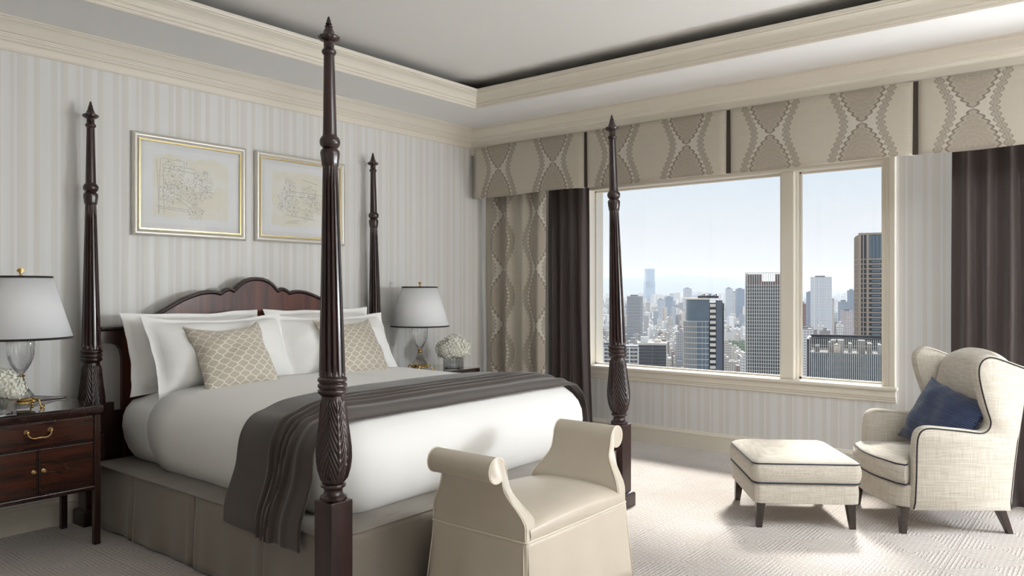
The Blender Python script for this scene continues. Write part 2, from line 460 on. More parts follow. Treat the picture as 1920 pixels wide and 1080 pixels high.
# ================================================================== the room
struct('floor', MB().box(XL-.1, XW+.0, YR-.1, YH+.1, -.06, 0), m_carpet, 'pale carpet carved with small concentric squares')
WIN = dict(y0=1.36, y1=3.84, z0=.63, z1=2.225)
WIN2 = dict(y0=-2.75, y1=-.45, z0=.63, z1=2.225)
WT = .22
struct('wall_headboard', MB().box(XL-.1, XW+WT, YH, YH+.1, 0, 3.05), m_wall, 'striped silk wallpaper wall behind the bed')
def wall_window():
    e = .031; mb = MB(); ys = [YR-.1, WIN2['y0']-e, WIN2['y1']+e, WIN['y0']-e, WIN['y1']+e, YH]
    z0, z1 = WIN['z0']-.029, WIN['z1']+e
    mb.box(XW, XW+WT, ys[0], ys[-1], 0, z0); mb.box(XW, XW+WT, ys[0], ys[-1], z1, 3.05)
    for a, b in ((0, 1), (2, 3), (4, 5)): mb.box(XW, XW+WT, ys[a], ys[b], z0, z1)
    struct('wall_window', mb, m_wall, 'striped wallpaper wall around the big window')
wall_window()
struct('wall_left', MB().box(XL-.1, XL, YR, YH, 0, 3.05), m_plain)
struct('wall_rear', MB().box(XL-.1, XW+WT, YR-.1, YR, 0, 3.05), m_plain)
# soffit, cove trough and tray ceiling
TX0, TX1, TY0, TY1 = XL+.68, 4.55, YR+.66, 4.02      # inner edge of the soffit
def rect(o, z, x0=None):
    a, b, c, d = XL+o, XP-o, YR+o, YH-o
    return [(a, c, z), (b, c, z), (b, d, z), (a, d, z)]
def trect(o, z):
    return [(TX0+o, TY0+o, z), (TX1-o, TY0+o, z), (TX1-o, TY1-o, z), (TX0+o, TY1-o, z)]
mb = MB().loft([rect(-.02, Z_SO), trect(0, Z_SO)], False, False)
struct('ceiling_soffit', mb, m_ceil, 'white lowered soffit band round the tray ceiling')
bpy.data.objects['ceiling_soffit'].name = 'ceiling'
tray = struct('ceiling', MB().box(XL, XW, YR, YH, Z_CE, Z_CE+.05), m_tray, 'raised tray ceiling')
# back of the cove (shade above the soffit put into its dark colour)
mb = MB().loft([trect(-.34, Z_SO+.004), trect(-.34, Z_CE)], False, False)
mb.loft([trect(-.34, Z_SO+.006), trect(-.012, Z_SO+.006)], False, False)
struct('trim_1', mb, m_cove_shade, 'inside of the ceiling cove, its shade painted dark')
# inner cornice: leans into the room, stops short of the tray ceiling
prof = [(-.012, Z_SO+.004), (-.012, Z_SO), (.004, Z_SO-.004), (.010, Z_SO+.004), (.010, Z_SO+.012), (.020, Z_SO+.014), (.024, Z_SO+.022), (.022, Z_SO+.030), (.034, Z_SO+.034), (.040, Z_SO+.044), (.048, Z_SO+.058),
        (.062, Z_SO+.072), (.080, Z_SO+.083), (.092, Z_SO+.088), (.092, Z_SO+.094), (.103, Z_SO+.096), (.106, Z_SO+.104), (.106, Z_SO+.118), (.095, Z_SO+.118), (.03, Z_SO+.07), (-.012, Z_SO+.05)]
mb = MB().loft([trect(o, z) for o, z in prof], False, False)
struct('trim_2', mb, m_trim, 'cream inner cornice round the tray ceiling', smooth=12)
# crown moulding round the walls and the pelmet
prof = [(0, Z_CR), (.010, Z_CR), (.014, Z_CR+.006), (.012, Z_CR+.012), (.016, Z_CR+.040), (.020, Z_CR+.046), (.030, Z_CR+.048), (.034, Z_CR+.056), (.038, Z_CR+.062), (.048, Z_CR+.062), (.050, Z_CR+.070), (.060, Z_CR+.070),
        (.062, Z_CR+.078), (.074, Z_CR+.080), (.080, Z_CR+.088), (.096, Z_CR+.112), (.110, Z_CR+.126), (.122, Z_CR+.133), (.126, Z_CR+.136), (.126, Z_CR+.141), (.137, Z_CR+.143), (.140, Z_SO-.002), (.140, Z_SO+.001)]
mb = MB().loft([rect(o, z) for o, z in prof], False, False)
struct('trim_3', mb, m_trim, 'cream crown moulding', smooth=12)
# pelmet box over the window
struct('trim_4', MB().box(XP, XW, YR, YH, Z_CR-.06, Z_SO-.003), m_trim, 'pelmet box above the window')
# baseboards
def baseboard(name, ring, lab):
    mb = MB().loft([[(*p[:2], z) for p in ring(o)] for o, z in ((.022, 0), (.022, .112), (.026, .114), (.026, .126), (.018, .130), (.014, .142), (0, .146))], False, False, closed=False)
    struct(name, mb, m_base, lab)
baseboard('baseboard_headboard', lambda o: [(XL, YH-o), (XW-o, YH-o)], 'cream baseboard under the headboard wall')
baseboard('baseboard_window', lambda o: [(XW-o, YH-o), (XW-o, YR)], 'cream baseboard under the window')
baseboard('baseboard_left', lambda o: [(XL+o, YR), (XL+o, YH)], 'cream baseboard behind the camera')
# ------------------------------------------------------------------ window
def window(w, idx, lab):
    y0, y1, z0, z1 = w['y0'], w['y1'], w['z0'], w['z1']
    r = bpy.data.objects.new('window_%d' % idx, None); COL.objects.link(r); r.location = (XW, (y0+y1)/2, z0); r['kind'] = 'structure'; r['label'] = lab
    cw = .092; d = .13
    # casing: stepped profile round the sides and head
    def ring(o, x): return [(x, y0-o, z0-.02), (x, y0-o, z1+o), (x, y1+o, z1+o), (x, y1+o, z0-.02)]
    pr = [(-.002, XW+.0), (-.002, XW-.012), (.014, XW-.014), (.018, XW-.010), (.026, XW-.010), (.030, XW-.018), (.040, XW-.020), (.044, XW-.016), (.050, XW-.016), (.054, XW-.024), (cw-.006, XW-.027), (cw, XW-.022), (cw, XW)]
    mb = MB().loft([ring(o, x) for o, x in pr], False, False, closed=False)
    obj('casing', mb, m_trim, r, smooth=25)
    # jamb lining
    mb = MB(); mb.box(XW-.005, XW+WT+.02, y0-.03, y0, z0, z1+.03); mb.box(XW-.005, XW+WT+.02, y1, y1+.03, z0, z1+.03); mb.box(XW-.005, XW+WT+.02, y0, y1, z1, z1+.03)
    obj('jamb', mb, m_trim, r)
    # stool (inner sill) and apron
    mb = MB(); mb.box(XW-.045, XW-.0, y0-cw-.014, y1+cw+.014, z0-.028, z0); mb.box(XW-.01, XW+WT+.03, y0-.03, y1+.03, z0-.028, z0)
    obj('sill', mb, m_trim, r, bevel=.008)
    mb = MB(); pr = [(.0, z0-.115), (.008, z0-.115), (.014, z0-.108), (.012, z0-.098), (.018, z0-.092), (.018, z0-.080), (.026, z0-.074), (.026, z0-.028), (0, z0-.028)]
    mb.prism([(XW-o, z) for o, z in pr], 'y', y0-cw, y1+cw)
    obj('apron', mb, m_trim, r, smooth=25)
    # mullion and sashes
    ym = y0 + (2.04-1.36); mw = .052
    mb = MB(); mb.box(XW+.012, XW+d, ym-mw, ym+mw, z0, z1); obj('mullion', mb, m_trim, r, bevel=.006)
    mb = MB()
    for s in (-1, 1):
        mb.box(XW+.05, XW+d-.01, ym+s*mw-(.014 if s < 0 else 0), ym+s*mw+(.014 if s > 0 else 0), z0+.0, z1)
    obj('mullion_bead', mb, m_trim, r)
    for a, b in ((y0, ym-mw-.014), (ym+mw+.014, y1)):
        mb = MB(); t = .014; x0, x1 = XW+d-.03, XW+d
        mb.box(x0, x1, a, a+t, z0, z1); mb.box(x0, x1, b-t, b, z0, z1); mb.box(x0, x1, a, b, z0, z0+t); mb.box(x0, x1, a, b, z1-t, z1)
        sa = obj('sash', mb, m_trim, r)
        pm = MB(); pm.add([(XW+d-.014, a+t, z0+t), (XW+d-.014, b-t, z0+t), (XW+d-.014, b-t, z1-t), (XW+d-.014, a+t, z1-t)], [(0, 1, 2, 3)])
        obj('pane', pm, m_pane, sa)
    # sky portal: guides sampling only, gives off no light of its own
    pl = bpy.data.lights.new('window_portal', 'AREA'); pl.shape = 'RECTANGLE'; pl.size = z1-z0; pl.size_y = y1-y0; pl.cycles.is_portal = True
    po = bpy.data.objects.new('window_portal', pl); COL.objects.link(po); po.location = (XW+WT+.02, (y0+y1)/2, (z0+z1)/2)
    po.rotation_euler = (0, PI/2, 0); po.parent = None
window(WIN, 1, 'wide cream framed window with two panes above the city')
window(WIN2, 2, 'second window further along the same wall')
# ------------------------------------------------------------------ pelmet valance
def valance():
    edges = [4.622, 3.415, 2.207, 1.008, -.19, -1.39, -2.59]
    t = thing('valance', 'greige damask box pleated valance across the top of the window wall', 'valance', (5.2, 2.2, 2.14))
    zt, zb, xf = 2.592, 2.140, XP-.040
    for k in range(6):
        a, b = edges[k], edges[k+1]
        mb = MB()
        def fn(i, j, a=a, b=b):
            y = lerp(a-.010, b+.010, i); z = lerp(zb, zt, j)
            e = min(i, 1-i)
            x = xf - .010*math.sin(PI*i)*(1-j) + .004*math.sin(i*19+k) * (1-j)
            x += .022*(1-sstep(0, .03, e))          # edges tuck back into the pleat
            z += -.006*math.sin(PI*i*2)*(1-j) if j == 0 else 0
            return (x, y, z)
        # two medallions to a panel, pinch a little above mid height
        mb.grid(fn, 40, 12, uv=lambda i, j, a=a, b=b: ((1-i*0-(1-i))*(a-b)*1.0 , lerp(-.24, .212, j)))
        obj('panel', mb, m_damask, t, smooth=60, solid=.006)
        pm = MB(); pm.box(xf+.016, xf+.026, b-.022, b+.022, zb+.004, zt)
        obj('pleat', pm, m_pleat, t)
    rm = MB()
    rm.grid(lambda i, j: (lerp(xf+.02, XP+.05, i), 4.622, lerp(zb, zt, j)), 2, 2, uv=lambda i, j: (i*.06, j*.45))
    obj('return', rm, m_damask, t, solid=.006)
valance()
# ------------------------------------------------------------------ curtains
def curtain(name, label, mat, ya, yb, x, z0, z1, folds, amp, phase=0., group=None, taper=0., lean=0., cloth_w=None, seed=1):
    rr = random.Random(seed); n = folds*14
    ks = [1+rr.uniform(-.25, .25) for _ in range(folds+2)]
    def xy(i, j):
        y = lerp(ya, yb, i); ph = i*folds*2*PI+phase
        k = ks[int(i*folds)]
        dx = amp*k*(math.sin(ph)+.25*math.sin(2*ph+1))
        w = 1-.45*j
        yy = y + .012*math.sin(ph*.5+3*j)*(1-j) + lean*(1-j)*(1-j)*(i-.0)
        return (x+dx*w+.006*math.sin(7*j+i*9), yy, lerp(z0, z1, j))
    W = cloth_w or abs(yb-ya)*1.6
    mb = MB().grid(xy, n, 24, uv=lambda i, j: (i*W, lerp(z0, z1, j)))
    o = obj(name, mb, mat, smooth=179, solid=.004, org=(x, (ya+yb)/2, z0))
    return tag(o, label, 'curtain', group)
curtain('curtain', 'greige damask side drape hanging left of the window', m_damask, 4.635, 3.95, 5.37, .006, 2.56, 4, .035, .6, cloth_w=1.02, seed=2)
curtain('blackout_curtain', 'dark brown drape between the damask drape and the window', m_blackout, 4.02, 3.60, 5.52, .006, 2.56, 4, .030, 2.0, lean=-.05, seed=3)
curtain('blackout_curtain', 'dark brown drape behind the wing armchair', m_blackout, .86, -.40, 5.50, .006, 2.56, 11, .034, .4, seed=4)
# ================================================================== the bed
BX0, BX1, BY0, BY1 = 1.895, 4.055, 2.415, 4.570       # post centres
bed = thing('four_poster_bed', 'dark mahogany four poster bed with scalloped headboard', 'bed', ((BX0+BX1)/2, (BY0+BY1)/2, 0))
def square_ring(c, h, z): return [(c[0]-h, c[1]-h, z), (c[0]+h, c[1]-h, z), (c[0]+h, c[1]+h, z), (c[0]-h, c[1]+h, z)]
def post(cx, cy, lean):
    def sh(x, y, z):
        t = max(0., z-.5)/1.88; return (x+lean[0]*t, y+lean[1]*t, z)
    c = (cx, cy)
    mb = MB().loft([square_ring(c, .0525, z) for z in (.02, .500)])
    p = obj('post', mb, m_post, bed, bevel=.004)
    mb = MB().loft([square_ring(c, h, z) for h, z in ((.072, 0), (.072, .074), (.069, .079), (.062, .084), (.053, .088))])
    obj('plinth', mb, m_post, p, bevel=.003)
    mb = MB().lathe([(.036, .500), (.050, .500), (.053, .506), (.052, .514), (.046, .518), (.040, .523), (.036, .532), (.036, .540), (.040, .548), (.047, .551), (.049, .556), (.047, .562), (.042, .565)], 40, (cx, cy, 0))
    obj('turned_base', mb.shift(sh), m_post, p, smooth=45)
    # carved vase: acanthus leaves in relief
    def carve(r, z, a):
        t = (z-.565)/.340
        if t <= 0.02 or t >= .985: return r
        L = 5; q = (a*L/(2*PI)) % 1 - .5
        env = sstep(0, .06, t)*(1-sstep(.9, .985, t))
        leaf = .0070*(1-(2*abs(q))**2)
        mid = .0060*math.exp(-(q/.045)**2)
        vein = .0048*math.sin((t*1.0-abs(q)*.6)*2*PI*10)*(1-math.exp(-(q/.06)**2))
        return r + env*(leaf+mid+vein-.003)
    vz = [(.565, .042), (.585, .047), (.62, .0575), (.66, .063), (.70, .0625), (.75, .057), (.80, .0505), (.85, .0455), (.885, .0425), (.905, .043)]
    prof = [(interp(vz, lerp(.565, .905, k/70)), lerp(.565, .905, k/70)) for k in range(71)]
    obj('carved_vase', MB().lathe(prof, 120, (cx, cy, 0), carve).shift(sh), m_post, p, smooth=179)
    pr = [(.043, .905), (.046, .908)]
    for k in range(3):
        z = .912+k*.0225
        pr += [(.050, z), (.0555, z+.004), (.057, z+.0105), (.0555, z+.017), (.050, z+.0205)]
    pr += [(.048, .982)]
    obj('ring_collar', MB().lathe(pr, 40, (cx, cy, 0)).shift(sh), m_post, p, smooth=50)
    # fluted shaft
    nfl = 14
    def flute(r, z, a):
        t = (z-.982)/(1.800-.982); env = sstep(0, .025, t)*(1-sstep(.96, 1, t))
        return r*(1 - .19*env*max(0., math.cos(a*nfl))**.6 if math.cos(a*nfl) > 0 else 1)
    prof = [(lerp(.0505, .0285, (k/24)), lerp(.982, 1.800, k/24)) for k in range(25)]
    prof = prof[:1] + [(lerp(.0505, .0285, .01), .990), (lerp(.0505, .0285, .025), 1.002)] + prof[1:]
    obj('fluted_shaft', MB().lathe(prof, nfl*8, (cx, cy, 0), flute).shift(sh), m_post, p, smooth=60)
    def bell(r, z, a): return r*(1+.05*abs(math.sin(a*4))) if z < 1.855 else r
    pr = [(.0285, 1.798), (.031, 1.803), (.0325, 1.815), (.035, 1.835), (.0365, 1.850), (.036, 1.860), (.030, 1.866), (.027, 1.869), (.031, 1.873), (.037, 1.880), (.0400, 1.892), (.0385, 1.904), (.033, 1.913), (.028, 1.918), (.028, 1.922)]
    obj('bell_and_ball', MB().lathe(pr, 48, (cx, cy, 0), bell).shift(sh), m_post, p, smooth=50)
    pr = [(.027, 1.920), (.0205, 2.232), (.024, 2.236), (.0275, 2.241), (.0285, 2.246), (.0275, 2.251), (.023, 2.256), (.0205, 2.260), (.0205, 2.286)]
    obj('upper_shaft', MB().lathe(pr, 32, (cx, cy, 0)).shift(sh), m_post, p, smooth=40)
    def gad(r, z, a): return r*(1+.06*max(0., math.cos(a*14))) if 2.288 < z < 2.312 else r
    pr = [(.020, 2.284), (.030, 2.289), (.037, 2.295), (.0405, 2.302), (.0395, 2.309), (.033, 2.313), (.026, 2.318), (.021, 2.330), (.0165, 2.342), (.0135, 2.350), (.0155, 2.352), (.0155, 2.355), (.0115, 2.358), (.0105, 2.362), (.013, 2.364), (.0125, 2.367), (.009, 2.371), (.0085, 2.378), (.004, 2.396), (.001, 2.400)]
    prs = [(r, 2.284+(z-2.284)*.87) for r, z in pr]
    obj('finial', MB().lathe(prs, 56, (cx, cy, 0), gad).shift(sh), m_post, p, smooth=50)
post(BX0, BY0, (-.012, .015)); post(BX1, BY0, (-.029, .037)); post(BX0-.005, BY1, (-.004, .004)); post(3.995, BY1, (-.016, .018))
# headboard: scalloped panel with applied bead along the top
HX = 2.937
half = [(0, 1.397), (.045, 1.394), (.09, 1.381), (.13, 1.356), (.155, 1.330), (.166, 1.316), (.190, 1.328), (.212, 1.327), (.240, 1.316), (.262, 1.300), (.300, 1.309), (.345, 1.310), (.395, 1.304), (.45, 1.288), (.52, 1.262), (.60, 1.220), (.68, 1.174), (.745, 1.136), (.80, 1.114), (.87, 1.104), (1.0, 1.100)]
out = [(HX-x, z) for x, z in reversed(half)] + [(HX+x, z) for x, z in half[1:]]
YB = 4.575
slot = lambda s: [(HX+s*.925, .60), (HX+s*.925, .72)]
# panel with a tall open slot next to each post
mb = MB()
xs0 = HX-.880; xs1 = HX+.880
top = [(x, z) for x, z in out if xs0 < x < xs1]
poly = [(xs0, .28)] + [(xs0, 1.104)] + top + [(xs1, 1.104), (xs1, .28)]
mb.loft([[(x, YB-.016, z) for x, z in poly], [(x, YB+.016, z) for x, z in poly]])
hb = obj('headboard', mb, m_head, bed)
for s in (-1, 1):
    # bridge over the slot up to the post, and the foot rail below it
    a, b = HX+s*.880, HX+s*1.0
    arch = [(a, 1.104), (b, 1.104), (b, 1.010), (lerp(a, b, .92), 1.010), (lerp(a, b, .55), 1.008), (lerp(a, b, .25), .995), (lerp(a, b, .08), .965), (a, .92)]
    obj('headboard_bracket', MB().prism(arch, 'y', YB-.016, YB+.016), m_post, hb)
    arch = [(a, .62), (lerp(a, b, .4), .62), (lerp(a, b, .4), .67), (b, .67), (b, .28), (a, .28)]
    obj('headboard_foot', MB().prism(arch, 'y', YB-.016, YB+.016), m_post, hb)
# mitred bead follows the outline
mb = MB(); path = [(x, z) for x, z in out]
bead = []
for i, (x, z) in enumerate(path):
    a = path[max(0, i-1)]; b = path[min(len(path)-1, i+1)]; d = math.hypot(b[0]-a[0], b[1]-a[1]); nx, nz = -(b[1]-a[1])/d, (b[0]-a[0])/d
    bead.append([(x+nx*o, YB+yy, z+nz*o) for o, yy in ((.003, .018), (.006, .0), (.005, -.018), (-.002, -.028), (-.012, -.027), (-.016, -.020), (-.022, -.016), (-.022, .018))])
mb.loft(bead); obj('headboard_bead', mb, m_post, hb, smooth=40)
# rails and foundation (mostly under the skirt)
for y in (BY0+.01, BY1-.01): obj('rail', MB().box(BX0+.05, BX1-.05, y-.014, y+.014, .20, .335), m_post, bed)
for x in (BX0+.01, BX1-.01): obj('rail', MB().box(x-.014, x+.014, BY0+.05, BY1-.05, .20, .335), m_post, bed)
obj('foundation', MB().box(BX0+.04, BX1-.06, BY0+.04, BY1-.05, .15, .340), m_skirt, bed)
# mattress in its fitted sheet
DX0, DX1, DY0, DY1 = 1.985, 3.930, 2.545, 4.535
PROFILE = [(.120, .349), (.085, .352), (.058, .372), (.030, .42), (.010, .48), (.000, .545), (.004, .60), (.018, .645), (.045, .684), (.085, .712), (.14, .733), (.22, .747), (.34, .757), (.55, .764), (.80, .767)]
def bed_rings(x0, x1, y0, y1, off, r0=.17, lim=None):
    rings = []
    for o, z in PROFILE:
        o2 = o-off
        rings.append(rrect_n(x0+o2, x1-o2, y0+o2, y1-o2, max(.02, r0-o2*.55), z+(off if z > .7 else 0), 6, 16))
    return rings
def ripple(amp, f, seed):
    def g(x, y, z):
        n = noise.noise_vector(Vector((x*f+seed, y*f, z*f)))
        n2 = noise.noise_vector(Vector((x*f*3+seed, y*f*.8, z*f)))
        return (x+n.x*amp+n2.x*amp*.3, y+n.y*amp, z+(n.z*amp*.8 if z > .38 else 0))
    return g
mb = MB().loft(bed_rings(DX0, DX1, DY0, DY1, -.012, .12)); mb.shift(ripple(.006, 3.5, 3))
obj('mattress', mb, m_sheet, bed, smooth=179)
# bed skirt: flat deck plus hanging panels with inverted pleats
sk = thing('bed_skirt', 'taupe sateen bed skirt under the white bedding', 'bed skirt', ((BX0+BX1)/2, (BY0+BY1)/2, .02))
ZS = .350
SX0, SX1, SY0, SY1 = BX0-.012, BX1+.012, BY0-.010, BY1-.06
mb = MB()
def deck(i, j):
    x = lerp(SX0, SX1, i); y = lerp(SY0+.07, SY1, j)
    e = min(i, 1-i)*(SX1-SX0)
    z = ZS - .006*(1-sstep(0, .03, e)) + .003*noise.noise(Vector((x*9, y*9, 0)))
    return (x, y, z)
mb.grid(deck, 50, 50)
mb.grid(lambda i, j: (lerp(BX0+.06, BX1-.06, i), lerp(SY0, SY0+.07, j), ZS-.006*(1-sstep(0, .4, j))+.002*noise.noise(Vector((i*20, j, 1)))), 50, 3)
obj('skirt_deck', mb, m_skirt, sk, smooth=60)
def hang(a, b, pleats, seed, nx):
    """panel from a to b (xy), outward normal nx; pleats = fractions where an inverted pleat opens"""
    L = math.dist(a, b); n = int(L/.012)
    def fn(i, j):
        t = i; z = lerp(.012, ZS-.004, j)
        o = .010*(1-j) + .006*(1-j)*math.sin(t*L*11+seed) + .004*math.sin(t*L*27+seed*2)*(1-j)
        for p in pleats:
            d = (t-p)*L
            o += -.030*math.exp(-(d/.010)**2)*(1-j*.55) + .008*math.exp(-((abs(d)-.035)/.02)**2)*(1-j)
        x = lerp(a[0], b[0], t)+nx[0]*o; y = lerp(a[1], b[1], t)+nx[1]*o
        return (x, y, z)
    obj('skirt_panel', MB().grid(fn, n, 10), m_skirt, sk, smooth=80, solid=.003)
hang((SX0, BY1-.075), (SX0, BY0+.06), (.22, .52, .80), 1, (-1, 0))
hang((BX0+.056, SY0), (BX1-.056, SY0), (.33, .66), 2, (0, -1))
hang((SX1, BY0+.06), (SX1, BY1-.075), (.25, .5, .75), 3, (1, 0))
# cord welt along the edge of the deck
for pa, pb in (((SX0-.002, BY1-.075), (SX0-.002, BY0+.06)), ((BX0+.056, SY0-.002), (BX1-.056, SY0-.002))):
    obj('welt', MB().tube([(lerp(pa[0], pb[0], k/20), lerp(pa[1], pb[1], k/20), ZS-.006) for k in range(21)], .004, 6), m_skirt, sk, smooth=179)
# ------------------------------------------------------------------ duvet
DOFF = .008
mb = MB().loft(bed_rings(DX0, DX1, DY0-.01, 6.6, DOFF, .20), False, True)
mb.shift(ripple(.009, 2.6, 11))
o = obj('duvet', mb, m_linen, org=((DX0+DX1)/2, 3.3, .36), smooth=179)
bm = bmesh.new(); bm.from_mesh(o.data)
def fold_y(x): return 0
bmesh.ops.bisect_plane(bm, geom=bm.verts[:]+bm.edges[:]+bm.faces[:], plane_co=(0, 3.98-3.3, 0), plane_no=(.05, 1, -.18), clear_outer=True)
bm.to_mesh(o.data); bm.free()
md = o.modifiers.new('solidify', 'SOLIDIFY'); md.thickness = .014; md.offset = 1
tag(o, 'smooth white duvet spread over the four poster bed', 'duvet')
# ------------------------------------------------------------------ wool throw
def duvet_z(d): return interp([(o, z) for o, z in PROFILE if z > .54], max(0., d))
def throw():
    y0, y1 = 2.60, 3.14
    offz = .044
    def path(y, v):
        foot = max(0., y-DY0)
        L = []
        dz = duvet_z(foot)-.767 if foot < .55 else 0.
        zz = lambda d: max(.56, min(duvet_z(d), duvet_z(foot+.02)))+offz
        zb = lerp(.275, .300, v)
        # left hanging end -> over the bed -> right hanging end
        k = zz(.14)-zz(.40)
        P = [(1.838, zb), (1.841, .33), (1.852, .39), (1.884, .46), (1.914, .535), (1.928, .60), (1.944, min(.655, zz(.02))), (1.972, min(.703, zz(.05))), (2.012, min(.738, zz(.1))), (2.07, zz(.085)), (2.15, zz(.165))]
        for x in (2.25, 2.40, 2.60, 2.85, 3.1, 3.35, 3.55, 3.70): P.append((x, zz(min(x-DX0, DX1-x))))
        P += [(3.80, zz(.13)), (3.865, zz(.065)), (3.915, zz(.03)), (3.955, min(.665, zz(.02))), (3.978, .60), (3.990, .52), (4.0, .42)]
        return smooth_path(P, 4)
    nv = 90; ncol = None; rows = []
    ridge = [(.30, .013, .018), (.385, .016, .016), (.47, .015, .016), (.555, .011, .02), (.12, .004, .03)]
    for k in range(nv+1):
        v = k/nv; y = lerp(y0, y1, v)
        pa = path(y, v); n = len(pa); row = []
        for i, (x, z) in enumerate(pa):
            a = pa[max(0, i-1)]; b = pa[min(n-1, i+1)]; d = math.hypot(b[0]-a[0], b[1]-a[1]); nx, nz = -(b[1]-a[1])/d, (b[0]-a[0])/d
            s = i/n
            h = 0
            hangf = 1-sstep(.0, .30, s)
            for c, am, w in ridge:
                c2 = c + .05*math.sin(s*3.1+c*9) + .06*hangf*(c-.3)
                h += am*(1.35+.7*hangf)*math.exp(-((v-c2)/w)**2)
            h += .004*noise.noise(Vector((x*5, y*5, z*5)))
            yy = y + (.03*math.sin(s*2.6)-.015) - .03*hangf + .022*hangf*math.sin(v*9)
            if v < .001 or v > .999: h += .0
            row.append((x+nx*h, yy, z+nz*h))
        rows.append(row)
    mb = MB().loft(rows, False, False, closed=False)
    o = obj('throw_blanket', mb, m_throw, org=(2.95, 2.87, .3), smooth=179, solid=.012)
    tag(o, 'dark brown wool throw laid across the foot of the bed', 'throw')
throw()
# ------------------------------------------------------------------ pillows and cushions
def pillow_mesh(w, h, T, flange, pinch, seed, n=40, sag=.0):
    mb = MB()
    def side(s):
        def fn(i, j):
            u = i*2-1; v = j*2-1
            fu = 1-flange/(w/2); fv = 1-flange/(h/2)
            a = max(0., 1-(abs(u)/fu)**2.6) if abs(u) < fu else 0.
            b = max(0., 1-(abs(v)/fv)**2.6) if abs(v) < fv else 0.
            t = T*(a*b)**.55*.5
            if seed: t *= 1+.16*noise.noise(Vector((u*2.2+seed, v*2.2, s)))
            t += .0025
            # edges bow inwards between the corners
            x = u*w/2*(1-pinch*(1-v*v)*abs(u)**3); z = v*h/2*(1-pinch*1.3*(1-u*u)*abs(v)**3)
            z -= sag*(1-u*u)*max(0, v)
            wob = (.010*noise.noise(Vector((u*2+seed*2, v*2, 5)))+.004*noise.noise(Vector((u*6+seed*2, v*5, 5)))) if seed < 12 else .004*noise.noise(Vector((u*3+seed*2, v*3, 5)))
            z += .010*noise.noise(Vector((u*2.3+seed, 2, 8)))*max(0, v)
            x += .010*noise.noise(Vector((v*2.3+seed, 4, 8)))*u
            return (x, s*t+wob, z)
        return fn
    uv = lambda i, j: ((i-.5)*w, (j-.5)*h)
    mb.grid(side(-1), n, n, uv); mb.grid(side(1), n, n, uv, flip=True)
    return mb
def pillow(name, label, mat, w, h, T, flange, pinch, c, tilt, yaw, seed, cat, roll=0, group=None, sag=0):
    mb = pillow_mesh(w, h, T, flange, pinch, seed, sag=sag)
    o = obj(name, mb, mat, local=True, smooth=179)
    o.location = c; o.rotation_euler = (-tilt, roll, yaw)
    return tag(o, label, cat, group)
g = 'white pillows propped on the headboard'
pillow('pillow', 'white pillow at back left against the headboard', m_pillow, .90, .49, .25, .035, .055, (2.455, 4.425, .950), math.radians(16), .02, 3, 'pillow', group=g)
pillow('pillow', 'white pillow at back right against the headboard', m_pillow, .88, .48, .25, .035, .055, (3.385, 4.425, .955), math.radians(16), -.02, 5, 'pillow', group=g)
pillow('pillow', 'white pillow in front left behind the nearer trellis cushion', m_pillow, .92, .50, .28, .035, .055, (2.510, 4.235, .940), math.radians(25), .02, 7, 'pillow', group=g, sag=.025)
pillow('pillow', 'white pillow in front right behind the farther trellis cushion', m_pillow, .92, .49, .28, .035, .055, (3.375, 4.240, .930), math.radians(26), -.02, 9, 'pillow', group=g, sag=.02)
pillow('cushion', 'taupe trellis patterned cushion nearer the left lamp', m_trellis, .46, .46, .16, .0, .10, (2.455, 4.045, .930), math.radians(36), -.10, 12, 'cushion', roll=-.04, sag=.035, group='trellis cushions on the bed')
pillow('cushion', 'taupe trellis patterned cushion partly behind the front bedpost', m_trellis, .46, .46, .16, .0, .10, (3.335, 4.045, .930), math.radians(36), -.05, 14, 'cushion', roll=.02, sag=.03, group='trellis cushions on the bed')
# ================================================================== nightstands
def bail_handle(parent, cx, y, cz, w, axis_name='handle'):
    mb = MB()
    for s in (-1, 1):
        mb.lathe([(.0, 0), (.013, .001), (.013, .003), (.010, .005), (.006, .008), (.0045, .016), (.006, .018), (.0055, .022), (.0, .024)], 16)
        k = 16*9
        mb.v[-k:] = [(cx+s*w/2+p[0], y-p[2], cz+p[1]) for p in mb.v[-k:]]
    path = smooth_path([(cx-w/2, y-.019, cz), (cx-w/2+.004, y-.022, cz-.016), (cx-w*.36, y-.024, cz-.026), (cx-w*.22, y-.025, cz-.030), (cx, y-.026, cz-.028), (cx+w*.22, y-.025, cz-.030), (cx+w*.36, y-.024, cz-.026), (cx+w/2-.004, y-.022, cz-.016), (cx+w/2, y-.019, cz)], 4)
    n = len(path); rad = [.0028+.0022*math.exp(-((i/(n-1)-.5)/.12)**2) for i in range(n)]
    mb.tube(path, rad, 8)
    return obj(axis_name, mb, m_oldbrass, parent, smooth=60)
def knob(parent, x, y, z):
    mb = MB().lathe([(.0, 0), (.009, 0), (.009, .002), (.004, .004), (.004, .010), (.008, .013), (.0085, .017), (.005, .021), (.0, .022)], 14)
    mb.v = [(x+p[0], y-p[2], z+p[1]) for p in mb.v]; obj('knob', mb, m_oldbrass, parent, smooth=50)
